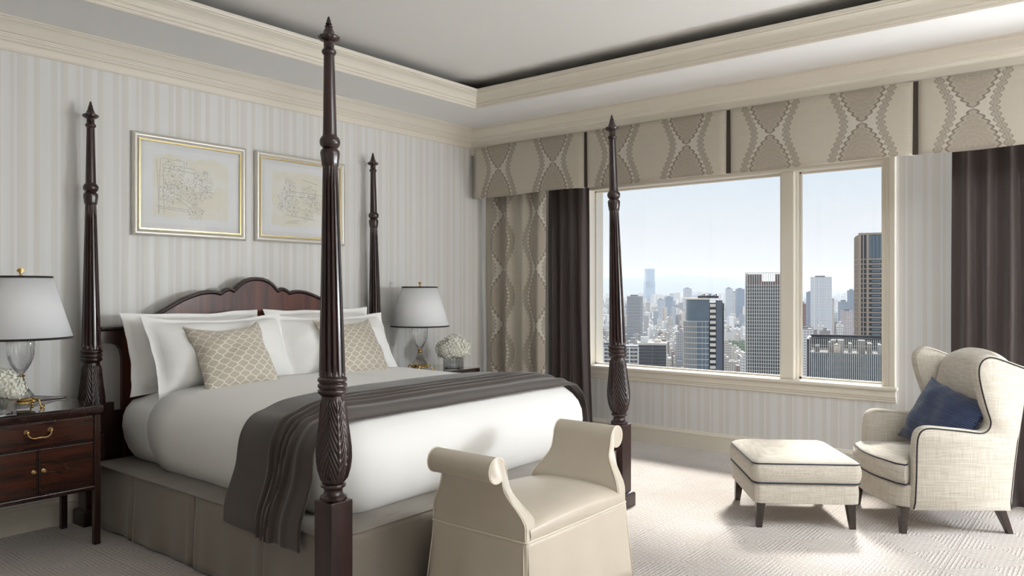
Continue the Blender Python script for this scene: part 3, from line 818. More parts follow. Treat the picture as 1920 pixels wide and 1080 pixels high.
def nightstand(x0, x1, y0, y1, zt, label, gallery=True):
    t = thing('nightstand', label, 'nightstand', ((x0+x1)/2, (y0+y1)/2, 0))
    zb = .285; L = .032
    for x in (x0, x1-L):
        for y in (y0, y1-L):
            obj('leg', MB().box(x, x+L, y, y+L, 0, zt-.045), m_nighttrim, t, bevel=.003)
    body = MB().box(x0+.006, x1-.006, y0+.010, y1-.004, zb+.018, zt-.045); obj('case', body, m_nighttrim, t)
    obj('bottom_rail', MB().box(x0+.001, x1-.001, y0+.002, y1-.002, zb, zb+.022), m_nighttrim, t, bevel=.004)
    obj('top', MB().loft([rrect(x0-a, x1+a, y0-a, y1, .006, z, 2) for a, z in ((.002, zt-.046), (.004, zt-.040), (.010, zt-.034), (.012, zt-.026), (.012, zt-.010), (.010, zt-.007))]), m_nighttrim, t, smooth=30)
    obj('glass_top', MB().loft([rrect(x0-.010, x1+.010, y0-.010, y1-.004, .008, z, 3) for z in (zt-.007, zt)]), m_glasstop, t, bevel=.0015, label='dark glass protecting the table top')
    xa, xb = x0+L+.002, x1-L-.002; zd = zt-.170
    dr = obj('drawer', MB().box(xa, xb, y0+.004, y0+.04, zd, zt-.052), m_night, t, bevel=.003)
    obj('cock_bead', MB().box(xa-.001, xb+.001, y0+.001, y0+.012, zd-.004, zd), m_nighttrim, dr)
    bail_handle(dr, (xa+xb)/2, y0+.004, (zd+zt-.052)/2+.018, .105)
    xm = (xa+xb)/2
    for a, b, s in ((xa, xm-.002, 1), (xm+.002, xb, -1)):
        d = obj('door', MB().box(a, b, y0+.004, y0+.04, zb+.026, zd-.014), m_night, t, bevel=.003)
        f = MB(); w = .004
        for q in ((a+.004, a+.004+w, zb+.03, zd-.018), (b-.004-w, b-.004, zb+.03, zd-.018)): f.box(q[0], q[1], y0+.0025, y0+.006, q[2], q[3])
        for q in ((zb+.03, zb+.03+w), (zd-.018-w, zd-.018)): f.box(a+.004, b-.004, y0+.0025, y0+.006, q[0], q[1])
        obj('door_bead', f, m_nighttrim, d)
        knob(d, (b-.020 if s > 0 else a+.020), y0+.004, (zb+zd)/2+.012)
    if gallery:
        # shaped gallery along the back
        P = [(x0, zt), (x0, zt+.012), (x0+.05, zt+.014), (xm-.13, zt+.016), (xm-.02, zt+.030), (xm+.09, zt+.034), (xm+.16, zt+.026), (x1-.05, zt+.014), (x1, zt+.010), (x1, zt)]
        obj('gallery', MB().prism(P, 'y', y1-.016, y1), m_nighttrim, t, bevel=.003)
    return t
nightstand(1.180, 1.762, 4.150, 4.595, .718, 'mahogany nightstand with drawer and brass bail handle at left of the bed')
nightstand(4.150, 4.765, 4.185, 4.640, .672, 'dark mahogany nightstand at the far right side of the bed', False)
# power cord looped under the near nightstand
pts = smooth_path([(1.30, 4.40, .305), (1.305, 4.37, .27), (1.33, 4.35, .247), (1.36, 4.35, .252), (1.385, 4.36, .275), (1.39, 4.40, .305)], 6)
tag(obj('power_cord', MB().tube(pts, .004, 6), m_cable, smooth=179, org=(1.34, 4.37, .25)), 'black power cord loop hanging under the left nightstand', 'cord')
# ================================================================== table lamps
def lamp(c, label, zt):
    t = thing('table_lamp', label, 'lamp', (c[0], c[1], zt), .35, 'crystal table lamps')
    # pierced brass stand: plate, rim and four scroll feet
    b = obj('brass_base', MB().lathe([(.0, .022), (.060, .022), (.066, .026), (.066, .032), (.061, .036), (.063, .044), (.060, .050), (.054, .054), (.0, .054)], 40), m_brass, t, smooth=40, local=True)
    for k in range(4):
        a = k*PI/2+.4; ca, sa = math.cos(a), math.sin(a)
        pth = smooth_path([(.056, .038), (.076, .046), (.090, .040), (.092, .026), (.100, .010), (.112, .006), (.116, .014), (.108, .018)], 4)
        n = len(pth)
        obj('scroll_foot', MB().tube([(r*ca, r*sa, z) for r, z in pth], [.0055-.0025*i/n for i in range(n)], 7), m_brass, b, smooth=179, local=True)
        mbx = MB().lathe([(0, -.010), (.008, -.007), (.010, 0), (.007, .008), (0, .011)], 10, ((.062)*ca, .062*sa, .034)); obj('rosette', mbx, m_brass, b, smooth=179, local=True)
        obj('foot_pad', MB().lathe([(0, 0), (.007, 0), (.009, .004), (.006, .010), (0, .012)], 10, (.104*ca, .104*sa, 0)), m_brass, b, smooth=179, local=True)
    # cut crystal: flared foot, knop, fluted urn
    def fl(r, z, a): return r*(1-.045*abs(math.cos(a*9))) if (z > .20 or z < .125) else r
    def cut(r, z, a):
        if z > .26: return r*(1-.05*abs(math.cos(a*10))**.6)
        if z > .18: return r*(1-.03*abs(math.sin(a*14+z*160))*abs(math.sin(a*14-z*160)))
        return r*(1-.03*abs(math.cos(a*10)))
    pr = [(.0, .055), (.058, .055), (.060, .062), (.050, .076), (.036, .095), (.025, .115), (.018, .132), (.016, .142)]
    obj('crystal_foot', MB().lathe(pr, 80, rf=cut), m_crystal, t, smooth=30, local=True)
    obj('knop', MB().lathe([(0, .140), (.015, .141), (.019, .146), (.015, .151), (.012, .155), (.020, .160), (.021, .165), (.014, .170), (0, .172)], 28), m_brass, t, smooth=60, local=True)
    pr = [(.0, .171), (.014, .172), (.020, .180), (.033, .198), (.046, .222), (.056, .250), (.061, .280), (.0625, .315), (.063, .350), (.060, .356), (.030, .360), (.0, .361)]
    obj('crystal_urn', MB().lathe(pr, 80, rf=cut), m_crystal, t, smooth=30, local=True)
    obj('neck', MB().lathe([(0, .358), (.020, .358), (.020, .364), (.010, .370), (.009, .40), (.0, .40)], 20), m_brass, t, smooth=40, local=True)
    obj('harp', MB().tube(smooth_path([(.0, -.010, .385), (.0, -.05, .42), (.0, -.062, .50), (.0, -.045, .60), (.0, 0, .664), (.0, .045, .60), (.0, .062, .50), (.0, .05, .42), (.0, .010, .385)], 4), .0025, 6), m_brass, t, smooth=179, local=True)
    # empire shade with dark trims
    mb = MB(); z0, z1, r0, r1 = .352, .668, .232, .138
    mb.loft([[(r*math.cos(2*PI*k/64), r*math.sin(2*PI*k/64), z) for k in range(64)] for r, z in ((r0, z0), (r1, z1))], False, False)
    sh = obj('shade', mb, m_shade, t, smooth=179, solid=.003, local=True)
    for r, z, h in ((r0, z0, .009), (r1, z1, .009)):
        m2 = MB(); s = -1 if z == z0 else 1
        m2.lathe([(r+.003, z-.002), (r+.0045, z+.001), (r+.003-(.003 if s < 0 else -.003), z-s*h*.0+(-h if s > 0 else h)), (r-.003, z+(-h if s > 0 else h)*.9), (r-.003, z-.002), (r+.003, z-.002)], 64, cap=False)
        obj('shade_trim', m2, m_blackpipe, sh, smooth=50, local=True)
    # shell finial
    f = MB().lathe([(0, .664), (.012, .664), (.013, .670), (.006, .675), (.006, .682), (.008, .684)], 16)
    for k in range(7):
        a = (k-3)*.36; f.tube([(0, 0, .682), (math.sin(a)*.012, 0, .690+math.cos(a)*.004), (math.sin(a)*.021, 0, .688+math.cos(a)*.021)], [.002, .004, .0055], 8)
    obj('finial', f, m_brass, t, smooth=60, local=True)
    return t
lamp((1.468, 4.375), 'crystal lamp with white shade on the left nightstand', .718)
lamp((4.300, 4.395), 'crystal lamp with white shade on the far right nightstand', .672)
# ================================================================== hydrangeas in glass cubes
def cube_vase(c, z, s, h, label):
    t = thing('glass_vase', label, 'vase', (c[0], c[1], z), .25, 'glass cube vases')
    a = s/2; w = .007
    outer = [rrect_n(-a, a, -a, a, .004, zz, 2, 2) for zz in (0, h)]
    inner = [rrect_n(-a+w, a-w, -a+w, a-w, .003, zz, 2, 2) for zz in (h, .012)]
    obj('glass_wall', MB().loft(outer+inner), m_crystal, t, local=True, smooth=30)
    obj('water', MB().loft([rrect_n(-a+w+.0005, a-w-.0005, -a+w+.0005, a-w-.0005, .003, zz, 2, 2) for zz in (.0125, h*.7)]), m_vase, t, local=True)
    return t
def hydrangea(c, z, r, n, label, heads, seed):
    t = thing('hydrangea_bouquet', label, 'flowers', (c[0], c[1], z), 0, 'white hydrangea bouquets')
    rr = random.Random(seed)
    for hx, hy, hz, hr in heads:
        mb = MB(); m = int(n*(hr/r)**2)
        for k in range(m):
            zz = 1-2*(k+.5)/m; ph = k*2.39996
            if zz < -.72: continue
            q = math.sqrt(1-zz*zz); nrm = Vector((q*math.cos(ph), q*math.sin(ph), zz))
            p = Vector((hx, hy, hz)) + nrm*hr*(.93+.10*rr.random())
            nn = (nrm + Vector((rr.uniform(-.35, .35), rr.uniform(-.35, .35), rr.uniform(-.35, .35)))).normalized()
            u = nn.orthogonal().normalized(); w = nn.cross(u); a0 = rr.uniform(0, PI)
            s = hr*.135*rr.uniform(.85, 1.25)
            for j in range(4):
                a = a0+j*PI/2; d = u*math.cos(a)+w*math.sin(a); e = nn.cross(d)
                cup = rr.uniform(.15, .5)
                mb.add([p+nn*.001, p+d*s*.5+e*s*.52+nn*s*cup*.35, p+d*s*1.05+nn*s*cup, p+d*s*.5-e*s*.52+nn*s*cup*.35], [(0, 1, 2), (0, 2, 3)])
        hd = obj('flower_head', mb, m_petal, t, local=True, kind='stuff')
        obj('flower_core', MB().lathe([(hr*.86*math.sin(PI*k/10)+1e-4, hz-hr*.86*math.cos(PI*k/10)) for k in range(11)], 18, (hx, hy, 0)), m_petal, hd, smooth=179, local=True)
        obj('stem', MB().tube([(hx, hy, hz-hr*.5), (hx*.45, hy*.45, -.01), (hx*.2, hy*.2, -.045)], .004, 6), m_stem, t, local=True, smooth=179)
    return t
cube_vase((1.340, 4.222), .718, .085, .075, 'small glass cube vase on the left nightstand')
hydrangea((1.340, 4.222), .718+.068, .085, 210, 'ivory hydrangea bouquet beside the left lamp', [(0.005, .0, .072, .078), (-.035, .02, .062, .070), (.042, -.012, .045, .058)], 3)
cube_vase((4.590, 4.300), .672, .125, .090, 'glass cube vase on the far right nightstand')
hydrangea((4.590, 4.300), .672+.085, .12, 260, 'ivory hydrangea bouquet beside the far right lamp', [(.0, .0, .085, .105), (-.055, .03, .07, .085), (.060, -.02, .07, .088)], 5)
# ================================================================== framed prints
def art(name, variant):
    M = Mat(name, rough=.8)
    u, v, _ = M.xyz('UV')                                   # metres from the print's centre
    wob = M.noise(1.0, vec=M.vec(u*9+variant*7, v*9), detail=4); fine = M.noise(1.0, vec=M.vec(u*70, v*70), detail=3)
    uu = u + (wob-.5)*.05; vv_ = v + (fine-.5)*.02
    sheet = (uu.abs()-.215).ss(0, .006, 1, 0)*((vv_+(wob-.5)*.06).abs()-.165).ss(0, .006, 1, 0)
    patch = M.noise(1.0, vec=M.vec(u*5+variant*3, v*7), detail=3).ss(.40, .56)
    c = M.mix(sheet*.9, S(243,243,245), S(242,240,232)); c = M.mix(sheet*patch*.7, c, S(238,233,216))
    squig = M.noise(1.0, vec=M.vec(u*34+variant*5, v*34), detail=2)
    ink = None
    flowers = [[(-.11,.06,.085),(-.12,-.035,.075),(.06,.05,.07),(-.03,-.0,.06),(.02,-.13,.055),(.09,-.01,.045),(.02,-.05,.05)],
               [(-.09,.06,.055),(-.12,.0,.06),(-.06,-.05,.06),(.05,.03,.075),(.10,-.02,.07),(-.15,-.05,.035),(.04,-.09,.05)]][variant]
    for i, (a, b, r) in enumerate(flowers):
        dx = (u-a)+(fine-.5)*.014; dy = (v-b)+(wob-.5)*.012
        rad = (dx*dx+dy*dy).sqrt(); an = dy._m('ARCTAN2', dx)
        pet = ((an*(2.5+i % 2)+i).sin().abs()*.30+.70)*r
        q = rad/pet
        w = ((squig*6.5+q*2.2+i*.37).fract()-.5).abs().ss(.05, .13, 1, 0)*q.ss(.92, 1.08, 1, 0)*.8
        w = w.max((rad-.003).ss(0, .006, .7, 0))
        ink = w if ink is None else ink.max(w)
    segs = [[(-.20,.14,-.185,-.15),(-.18,.15,-.19,-.15),(-.165,.12,-.16,-.15),(-.16,.10,.03,.085),(-.16,.12,.02,.11),(-.2,-.11,-.02,-.12),(-.19,-.12,-.04,-.13),(-.09,-.06,.0,-.115),(-.07,-.05,.01,-.09),(-.17,.15,-.06,.145),(-.09,.155,-.06,.15),(-.05,.15,-.045,.12),(-.035,.15,-.03,.12)],
            [(-.11,.13,-.05,.10),(-.12,.12,-.06,.09),(-.12,.13,-.12,.09),(.0,.13,.12,.11),(-.09,.05,.15,.045),(-.1,.02,.12,.02),(-.12,-.10,.1,-.12),(-.1,-.14,-.02,-.13),(-.12,-.15,-.03,-.145),(-.06,-.07,-.04,-.11),(-.06,-.07,-.08,-.11)]][variant]
    for a, b, c2, d in segs:
        L = math.hypot(c2-a, d-b); tx, ty = (c2-a)/L, (d-b)/L
        s = (u-a)*tx+(v-b)*ty; q = ((u-a)*-ty+(v-b)*tx+(fine-.5)*.006).abs()
        w = q.ss(.0006, .0018, 1, 0)*s.gt(0.)*s.lt(L)*.8
        ink = ink.max(w)
    c = M.mix(ink*.62, c, S(74,72,86)); M.color(c); return M.m
def picture(x0, x1, z0, z1, variant, label):
    t = thing('framed_print', label, 'picture', ((x0+x1)/2, YH, z0), 0, 'framed prints over the bed')
    yb = YH-.002
    pr = [(0, 0), (0, -.020), (.004, -.026), (.016, -.030), (.024, -.026), (.032, -.018), (.038, -.017)]
    def ring(o, y): return [(x0+o, yb+y, z0+o), (x1-o, yb+y, z0+o), (x1-o, yb+y, z1-o), (x0+o, yb+y, z1-o)]
    # four mitred lengths
    names = ((0, 1), (1, 2), (2, 3), (3, 0))
    for a, b in names:
        mb = MB().loft([[ring(o, y)[a], ring(o, y)[b]] for o, y in pr], False, False, closed=False); obj('frame_moulding', mb, m_frame, t, smooth=50)
    for a, b in names:
        mb = MB().loft([[ring(o, y)[a], ring(o, y)[b]] for o, y in ((.038, -.017), (.038, -.021), (.046, -.021), (.047, -.011))], False, False, closed=False); obj('gold_slip', mb, m_framegold, t)
    mb = MB(); mb.box(x0+.045, x1-.045, yb-.010, yb-.003, z0+.045, z1-.045); obj('mount_board', mb, m_mat, t)
    cx, cz = (x0+x1)/2, (z0+z1)/2-.0; w, h = .31, .235
    mb = MB(); mb.grid(lambda i, j: (cx+lerp(-w, w, i), yb-.0115, cz+lerp(-h, h, j)), 1, 1, uv=lambda i, j: (lerp(-.27, .27, i), lerp(-.205, .205, j)))
    obj('print', mb, art('floral_line_print_%d' % variant, variant), t)
    pm = MB(); yg = yb-.0165
    pm.add([(x0+.044, yg, z0+.044), (x1-.044, yg, z0+.044), (x1-.044, yg, z1-.044), (x0+.044, yg, z1-.044)], [(0, 1, 2, 3)]); obj('glazing', pm, m_pane, t)
picture(2.161, 2.920, 1.648, 2.275, 0, 'champagne framed floral line print nearer the left bedpost')
picture(2.995, 3.760, 1.652, 2.275, 1, 'champagne framed floral line print partly behind the front bedpost')
# ================================================================== leather bench
def bench():
    t = thing('vanity_bench', 'cream leather bench with rolled arms at the foot of the bed', 'bench', (2.688, 2.04, 0))
    X0, X1, Y0, Y1 = 2.316, 3.060, 1.790, 2.290; ZW = .348
    # skirt: flares to the floor, with kick pleats at the corners
    def ring(z):
        f = (ZW-z)/ZW; R = []
        base = rrect_n(X0-.002-.030*f, X1+.002+.030*f, Y0-.002-.030*f, Y1+.002+.030*f, .010, z, 3, 30)
        cx, cy_ = (X0+X1)/2, (Y0+Y1)/2
        for k, (x, y, zz) in enumerate(base):
            dx, dy = x-cx, y-cy_; w = .006*f*math.sin(k*.55)+.004*f*math.sin(k*.23+1)
            d = min(math.dist((x, y), c) for c in ((X0-.03*f, Y0-.03*f), (X1+.03*f, Y0-.03*f), (X1+.03*f, Y1+.03*f), (X0-.03*f, Y1+.03*f)))
            q = -.020*f*math.exp(-(d/.012)**2)
            l = math.hypot(dx, dy); R.append((x+dx/l*(w+q), y+dy/l*(w+q), zz))
        return R
    obj('skirt', MB().loft([ring(z) for z in (.004, .06, .12, .2, .28, .33, ZW)], False, False), m_leather, t, smooth=60, solid=.004)
    # corner pleat inserts
    for x, sx in ((X0, -1), (X1, 1)):
        for y, sy in ((Y0, -1), (Y1, 1)):
            for a, b in ((.016, 0), (0, .016)):
                p = MB().tube([(x-sx*a+sx*(.003+.030*f), y-sy*b+sy*(.003+.030*f), ZW*(1-f)) for f in (.02, .3, .6, .96)], .0022, 6); obj('pleat_edge', p, m_stitch, t, smooth=179)
    obj('frame', MB().box(X0+.02, X1-.02, Y0+.02, Y1-.02, .05, ZW), m_leather, t)
    # tight seat, crowned
    xi0, xi1 = X0+.055, X1-.055
    def top(i, j):
        x = lerp(xi0-.03, xi1+.03, i); y = lerp(Y0+.001, Y1-.001, j)
        a = 1-abs(2*i-1)**2.2; b = (1-abs(2*j-1)**2.4)
        return (x, y, .392+.048*b**.6*(.55+.45*a)+.012*a)
    mb = MB().grid(top, 30, 30)
    for yy, j in ((Y0+.001, 0), (Y1-.001, 1)):
        mb.grid(lambda i, k, yy=yy, j=j: (lerp(xi0-.03, xi1+.03, i), yy-(.004 if j == 0 else -.004)*math.sin(k*PI), lerp(ZW, top(i, j)[2], k)), 30, 6)
    obj('seat', mb, m_leather, t, smooth=75)
    # rolled arms
    def arm(s):
        cx = (X0+X1)/2
        m = lambda x: x if s < 0 else 2*cx-x
        rc, rz, rr = X0-.068, .625, .050
        outer = [(X0, ZW), (X0, .385), (X0-.001, .415), (X0-.012, .465), (X0-.028, .520), (X0-.036, .560), (X0-.040, .585)]
        roll = [(rc+rr*math.cos(math.radians(a)), rz+rr*math.sin(math.radians(a))) for a in range(-62, -360+25, -18)]
        inner = [(X0-.014, .630), (X0-.008, .595), (X0+.004, .550), (X0+.020, .505), (X0+.040, .462), (X0+.056, .432), (X0+.060, .405), (X0+.060, ZW)]
        prof = smooth_path(outer, 2)[:-1]+[outer[-1]]+roll+smooth_path(inner, 2)
        e = lambda z: .085*sstep(.40, .56, z)
        def slab(f):
            return [(m(x), lerp(Y0+e(z), Y1-e(z), f), z) for x, z in prof]
        fs = [0, .012, .05, .12, .25, .4, .55, .7, .85, .95, .988, 1]
        rings = []
        for f in fs:
            q = 1-(.12 if f in (0, 1) else .04 if f in (.012, .988) else 0)
            ring_ = slab(f)
            mx = sum(p[0] for p in ring_)/len(ring_)
            if q < 1:   # soften the ends of the arm
                ring_ = [(lerp(m(rc) if p[2] > .57 else lerp(m(X0+.03), m(X0-.02), sstep(.40, .57, p[2])), p[0], q), p[1], p[2]) for p in ring_]
            rings.append(ring_)
        a = obj('arm', MB().loft(rings), m_leather, t, smooth=50)
        for f in (.012, .988):
            wl = [(p[0], p[1], p[2]) for p in slab(f)]
            obj('welt', MB().tube([(x+ (0), y+(-.001 if f < .5 else .001), z) for x, y, z in wl], .0028, 6), m_stitch, a, smooth=179)
    arm(-1); arm(1)
    wl = rrect_n(X0-.003, X1+.003, Y0-.003, Y1+.003, .010, ZW, 3, 14)
    obj('waist_welt', MB().tube(wl, .0034, 6, True), m_stitch, t, smooth=179)
bench()
# ================================================================== wing armchair and ottoman
ROT = math.radians(128)
fx = (math.cos(ROT), math.sin(ROT)); ly = (-math.sin(ROT), math.cos(ROT))
A0 = (4.539, .889)                       # foot of the near arm's front edge
CW = .66                                 # width over the arms
CC = (A0[0]-ly[0]*CW/2, A0[1]-ly[1]*CW/2)
def boxcushion(name, x0, x1, y0, y1, z0, z1, r, mat, parent, crown=.02, pipe=None, seed=0, bulge=.008):
    pr = [(.02, z0-.001), (.004, z0), (-bulge*.6, lerp(z0, z1, .25)), (-bulge, lerp(z0, z1, .5)), (-bulge*.6, lerp(z0, z1, .75)), (.003, z1), (.02, z1+crown*.30), (.06, z1+crown*.62), (.12, z1+crown*.85), (.20, z1+crown), (.27, z1+crown*1.05)]
    rings = [rrect_n(x0+o, x1-o, y0+o, y1-o, max(.012, r-o*.4), z, 5, 10) for o, z in pr]
    c = obj(name, MB().loft(rings), mat, parent, smooth=55, local=True)
    if pipe:
        for z in (z0, z1):
            obj('piping', MB().tube(rrect_n(x0, x1, y0, y1, r, z, 5, 6), .0036, 6, True), pipe, c, smooth=179, local=True)
    return c
def tapered_leg(parent, x, y, z, splay, h=.021):
    mb = MB().loft([[(x+a*h+dx, y+b*h+dy, zz) for a, b in ((-1,-1),(1,-1),(1,1),(-1,1))] for dx, dy, zz, h in ((splay[0], splay[1], 0, .015), (0, 0, z, .024))])
    obj('leg', mb, m_chairleg, parent, bevel=.002, local=True)
def armchair():
    t = thing('wing_armchair', 'oatmeal linen wing armchair with dark piping by the window', 'armchair', (*CC, 0), ROT)
    h = CW/2; zb = .135; th = .062
    # side shell outline in (x forward, z): arm, then wing
    out = [(.0, zb), (-.008, .30), (-.012, .48), (-.020, .535), (-.036, .563), (-.062, .578), (-.10, .582), (-.18, .575), (-.28, .565), (-.345, .557), (-.375, .560), (-.395, .576), (-.403, .602), (-.398, .63), (-.384, .668), (-.362, .735), (-.343, .80), (-.332, .850), (-.329, .890), (-.335, .922), (-.352, .946), (-.378, .961), (-.408, .963), (-.45, .952), (-.51, .930), (-.57, .908), (-.605, .897)]
    back = [(-.605, .897), (-.590, .75), (-.572, .60), (-.552, .45), (-.535, .30), (-.520, zb)]
    sm = smooth_path(out, 3)
    poly = sm + smooth_path(back, 3)[1:]
    for s in (1, -1):
        yo = s*h; yi = s*(h-th)
        # wings flare outward a little towards the top
        fl = lambda x, z: s*.022*sstep(.58, .95, z)
        ctr = (-.30, .50)
        def loop(y, k, extra=0): 
            return [(lerp(ctr[0], x, k), y+fl(x, z), z if k == 1 else z+(ctr[1]-z)*0) for x, z in poly]
        def inset(y, d):
            R = []; n = len(poly)
            for i, (x, z) in enumerate(poly):
                a = poly[i-1]; b = poly[(i+1) % n]; L = math.hypot(b[0]-a[0], b[1]-a[1]) or 1; nx, nz = -(b[1]-a[1])/L, (b[0]-a[0])/L
                R.append((x+nx*d, y+fl(x, z), z+nz*d))
            return R
        # orientation: outline runs front->top->back, so the outward normal is to its left
        rings = [inset(yo, .008), inset(yo-s*.004, .001), inset(yo-s*.014, -.002), inset(yo-s*.031, -.004), inset(yi+s*.014, -.002), inset(yi+s*.004, .001), inset(yi, .008)]
        sd = obj('side_wing', MB().loft(rings), m_tweed, t, smooth=60, local=True)
        m = len(sm)
        for yy, mt in ((yo-s*.0005, m_blackpipe), (yi+s*.0005, m_tweed)):
            pth = [(p[0], p[1], p[2]) for p in inset(yy, .007)[:m]]
            obj('piping', MB().tube(pth, .0042, 6), mt, sd, smooth=179, local=True)
        # outer back edge piping
        pth = [(p[0], p[1], p[2]) for p in inset(yo-s*.001, .008)[m-1:]]
        obj('piping', MB().tube(pth, .003, 6), m_blackpipe, sd, smooth=179, local=True)
    # front rail and deck, bowed forward of the arms
    mb = MB().loft([[(x, y, z) for x, y in ((-.50, -h+.02), (-.02, -h+.02), (.035, -h+.05), (.075, -h+.11), (.088, -.1), (.090, 0), (.088, .1), (.075, h-.11), (.035, h-.05), (-.02, h-.02), (-.50, h-.02))] for z in (zb, .20, .262)])
    obj('front_rail', mb, m_tweed, t, smooth=40, bevel=.012, bseg=3, local=True)
    # T-shaped seat cushion
    zi = h-th-.004
    def tring(o, z):
        P = [(-.43+o, -zi+o), (-.008, -zi+o), (.004, -zi-.012+o), (.010, -h+.045+o), (.030-o, -h+.030+o), (.060-o, -h+.065+o), (.092-o, -.12), (.100-o, -.06), (.102-o, 0), (.100-o, .06), (.092-o, .12), (.060-o, h-.065-o), (.030-o, h-.030-o), (.010, h-.045-o), (.004, zi+.012-o), (-.008, zi-o), (-.43+o, zi-o), (-.43+o, .15), (-.43+o, 0), (-.43+o, -.15)]
        return [(x, y, z) for x, y in P]
    rings = [tring(o, z) for o, z in ((.012, .262), (.002, .266), (-.005, .30), (-.007, .325), (-.004, .352), (.002, .372))]
    for s_, z in ((.03, .381), (.08, .389), (.16, .396), (.30, .403), (.5, .408), (.75, .411), (.97, .412)): rings.append([(lerp(x, -.16, s_), lerp(y, 0, s_), z) for x, y, _ in tring(.002, 0)])
    ct = obj('seat_cushion', MB().loft(rings), m_tweed, t, smooth=60, local=True)
    for z in (.266, .372): obj('piping', MB().tube(tring(.001, z)[2:15], .0040, 6), m_navy, ct, smooth=179, local=True)
    # upholstered back: reclined, crowned top roll
    def bk(i, j):
        y = lerp(-h+th-.006, h-th+.006, i); e = 1-abs(2*i-1)**2.4
        zt = .905+.078*e**.8
        P = [(-.380, .38), (-.388, .46), (-.402, .58), (-.420, .70), (-.440, .80), (-.452, .87), (-.466, .93), (-.492, .975), (-.530, .990), (-.566, .978), (-.592, .945), (-.602, .90), (-.595, .82), (-.572, .60), (-.535, .30), (-.520, zb)]
        k = j*(len(P)-1); a = min(int(k), len(P)-2); f = k-a
        x = lerp(P[a][0], P[a+1][0], f); z = lerp(P[a][1], P[a+1][1], f)
        if z > .60: z = .60+(z-.60)*(zt-.60)/.39
        if j < .45: x += .030*e
        return (x, y, z)
    mb = MB().grid(bk, 24, 45)
    obj('backrest', mb, m_tweed, t, smooth=60, subsurf=1, local=True)
    for x, y, sp in ((.030, h-.055, (.004, .008)), (.030, -h+.055, (.004, -.008)), (-.485, h-.055, (-.055, .004)), (-.485, -h+.055, (-.055, -.004))): tapered_leg(t, x, y, zb+.004, sp)
    return t
arm_ = armchair()
def ottoman():
    # local x: along its front edge seen from the bed, local y: depth away
    a = math.radians(-55.5); ux = (math.cos(a), math.sin(a)); uy = (-math.sin(a), math.cos(a))
    FL = (4.150, 1.598)
    w, d = .575, .615
    c = (FL[0]+ux[0]*w/2*.94+uy[0]*d/2*.95, FL[1]+ux[1]*w/2*.94+uy[1]*d/2*.95)
    t = thing('ottoman', 'square oatmeal linen footstool in front of the wing armchair', 'ottoman', (*c, 0), a)
    X0, X1, Y0, Y1 = -w/2, w/2, -d/2, d/2
    rings = [rrect_n(X0+o, X1-o, Y0+o, Y1-o, .035, z, 5, 8) for o, z in ((.012, .138), (.004, .142), (.001, .20), (.004, .244), (.014, .252))]
    obj('base', MB().loft(rings), m_tweed, t, smooth=50, local=True)
    boxcushion('cushion', X0-.004, X1+.004, Y0-.004, Y1+.004, .254, .360, .040, m_tweed, t, .042, m_navy)
    for x in (-1, 1):
        for y in (-1, 1): tapered_leg(t, x*(w/2-.045), y*(d/2-.045), .140, (x*.010, y*.010))
ottoman()
# blue cushion leaning in the chair
q = pillow_mesh(.44, .40, .17, .0, .06, 21)
o = obj('lumbar_cushion', q, m_blue, local=True, smooth=179)
cxl, cyl, cz = -.292, .070, .572
o.location = (CC[0]+fx[0]*cxl+ly[0]*cyl, CC[1]+fx[1]*cxl+ly[1]*cyl, cz)
o.rotation_euler = (math.radians(-24), math.radians(13), ROT+PI/2+.22)
tag(o, 'navy blue ribbed silk cushion leaning in the wing armchair', 'cushion')
# ================================================================== unseen fill lamps added to brighten the room (second window side, behind the camera)
def add_fill_uplight(x, y, watts, label):  # added fill, bounces light off the tray ceiling
    t = thing('fill_uplight', label, 'lamp', (x, y, 0))
    obj('base', MB().lathe([(0, 0), (.15, 0), (.15, .012), (.12, .022), (.03, .035), (.014, .06)], 32), m_oldbrass, t, smooth=40, local=True)
    obj('pole', MB().tube([(0, 0, .04), (0, 0, 1.78)], .012, 12), m_oldbrass, t, smooth=60, local=True)
    obj('bowl', MB().loft([[(r*math.cos(2*PI*k/40), r*math.sin(2*PI*k/40), z) for k in range(40)] for r, z in ((.012, 1.76), (.06, 1.77), (.13, 1.81), (.19, 1.88), (.205, 1.93))], True, False), m_oldbrass, t, smooth=60, solid=.004, local=True)
    L = bpy.data.lights.new('fill_light', 'AREA'); L.shape = 'DISK'; L.size = .30; L.energy = watts; L.color = FILL_COL; L.spread = math.radians(120)
    o = bpy.data.objects.new('fill_light', L); COL.objects.link(o); o.parent = t; o.location = (0, 0, 1.90); o.rotation_euler = (PI, 0, 0)
FILL_COL = (.88, .94, 1)
def add_fill_globe(x, y, watts, label):  # added glowing globe, makes up for weak daylight from the right
    t = thing('fill_globe', label, 'lamp', (x, y, 0), 0, 'added fill globes by the second window')
    obj('base', MB().lathe([(0, 0), (.14, 0), (.14, .012), (.11, .022), (.03, .035), (.012, .06)], 32), m_oldbrass, t, smooth=40, local=True)
    obj('pole', MB().tube([(0, 0, .04), (0, 0, 1.18)], .011, 12), m_oldbrass, t, smooth=60, local=True)
    r = .26; M = Mat('fill_globe_glow', (.9, .9, .9), .8)
    M.b.inputs['Emission Color'].default_value = (*FILL_COL, 1); M.b.inputs['Emission Strength'].default_value = watts/(PI*4*PI*r*r)
    obj('globe', MB().lathe([(r*math.sin(PI*k/12)+1e-4, 1.42-r*math.cos(PI*k/12)) for k in range(13)], 20), M.m, t, smooth=179, local=True)
add_fill_globe(5.55, -1.45, 195, 'added fill light globe nearer the wing armchair')
add_fill_globe(5.55, -2.60, 195, 'added fill light globe in the rear corner')
add_fill_uplight(2.75, -1.05, 105, 'added brass fill uplight behind the camera')
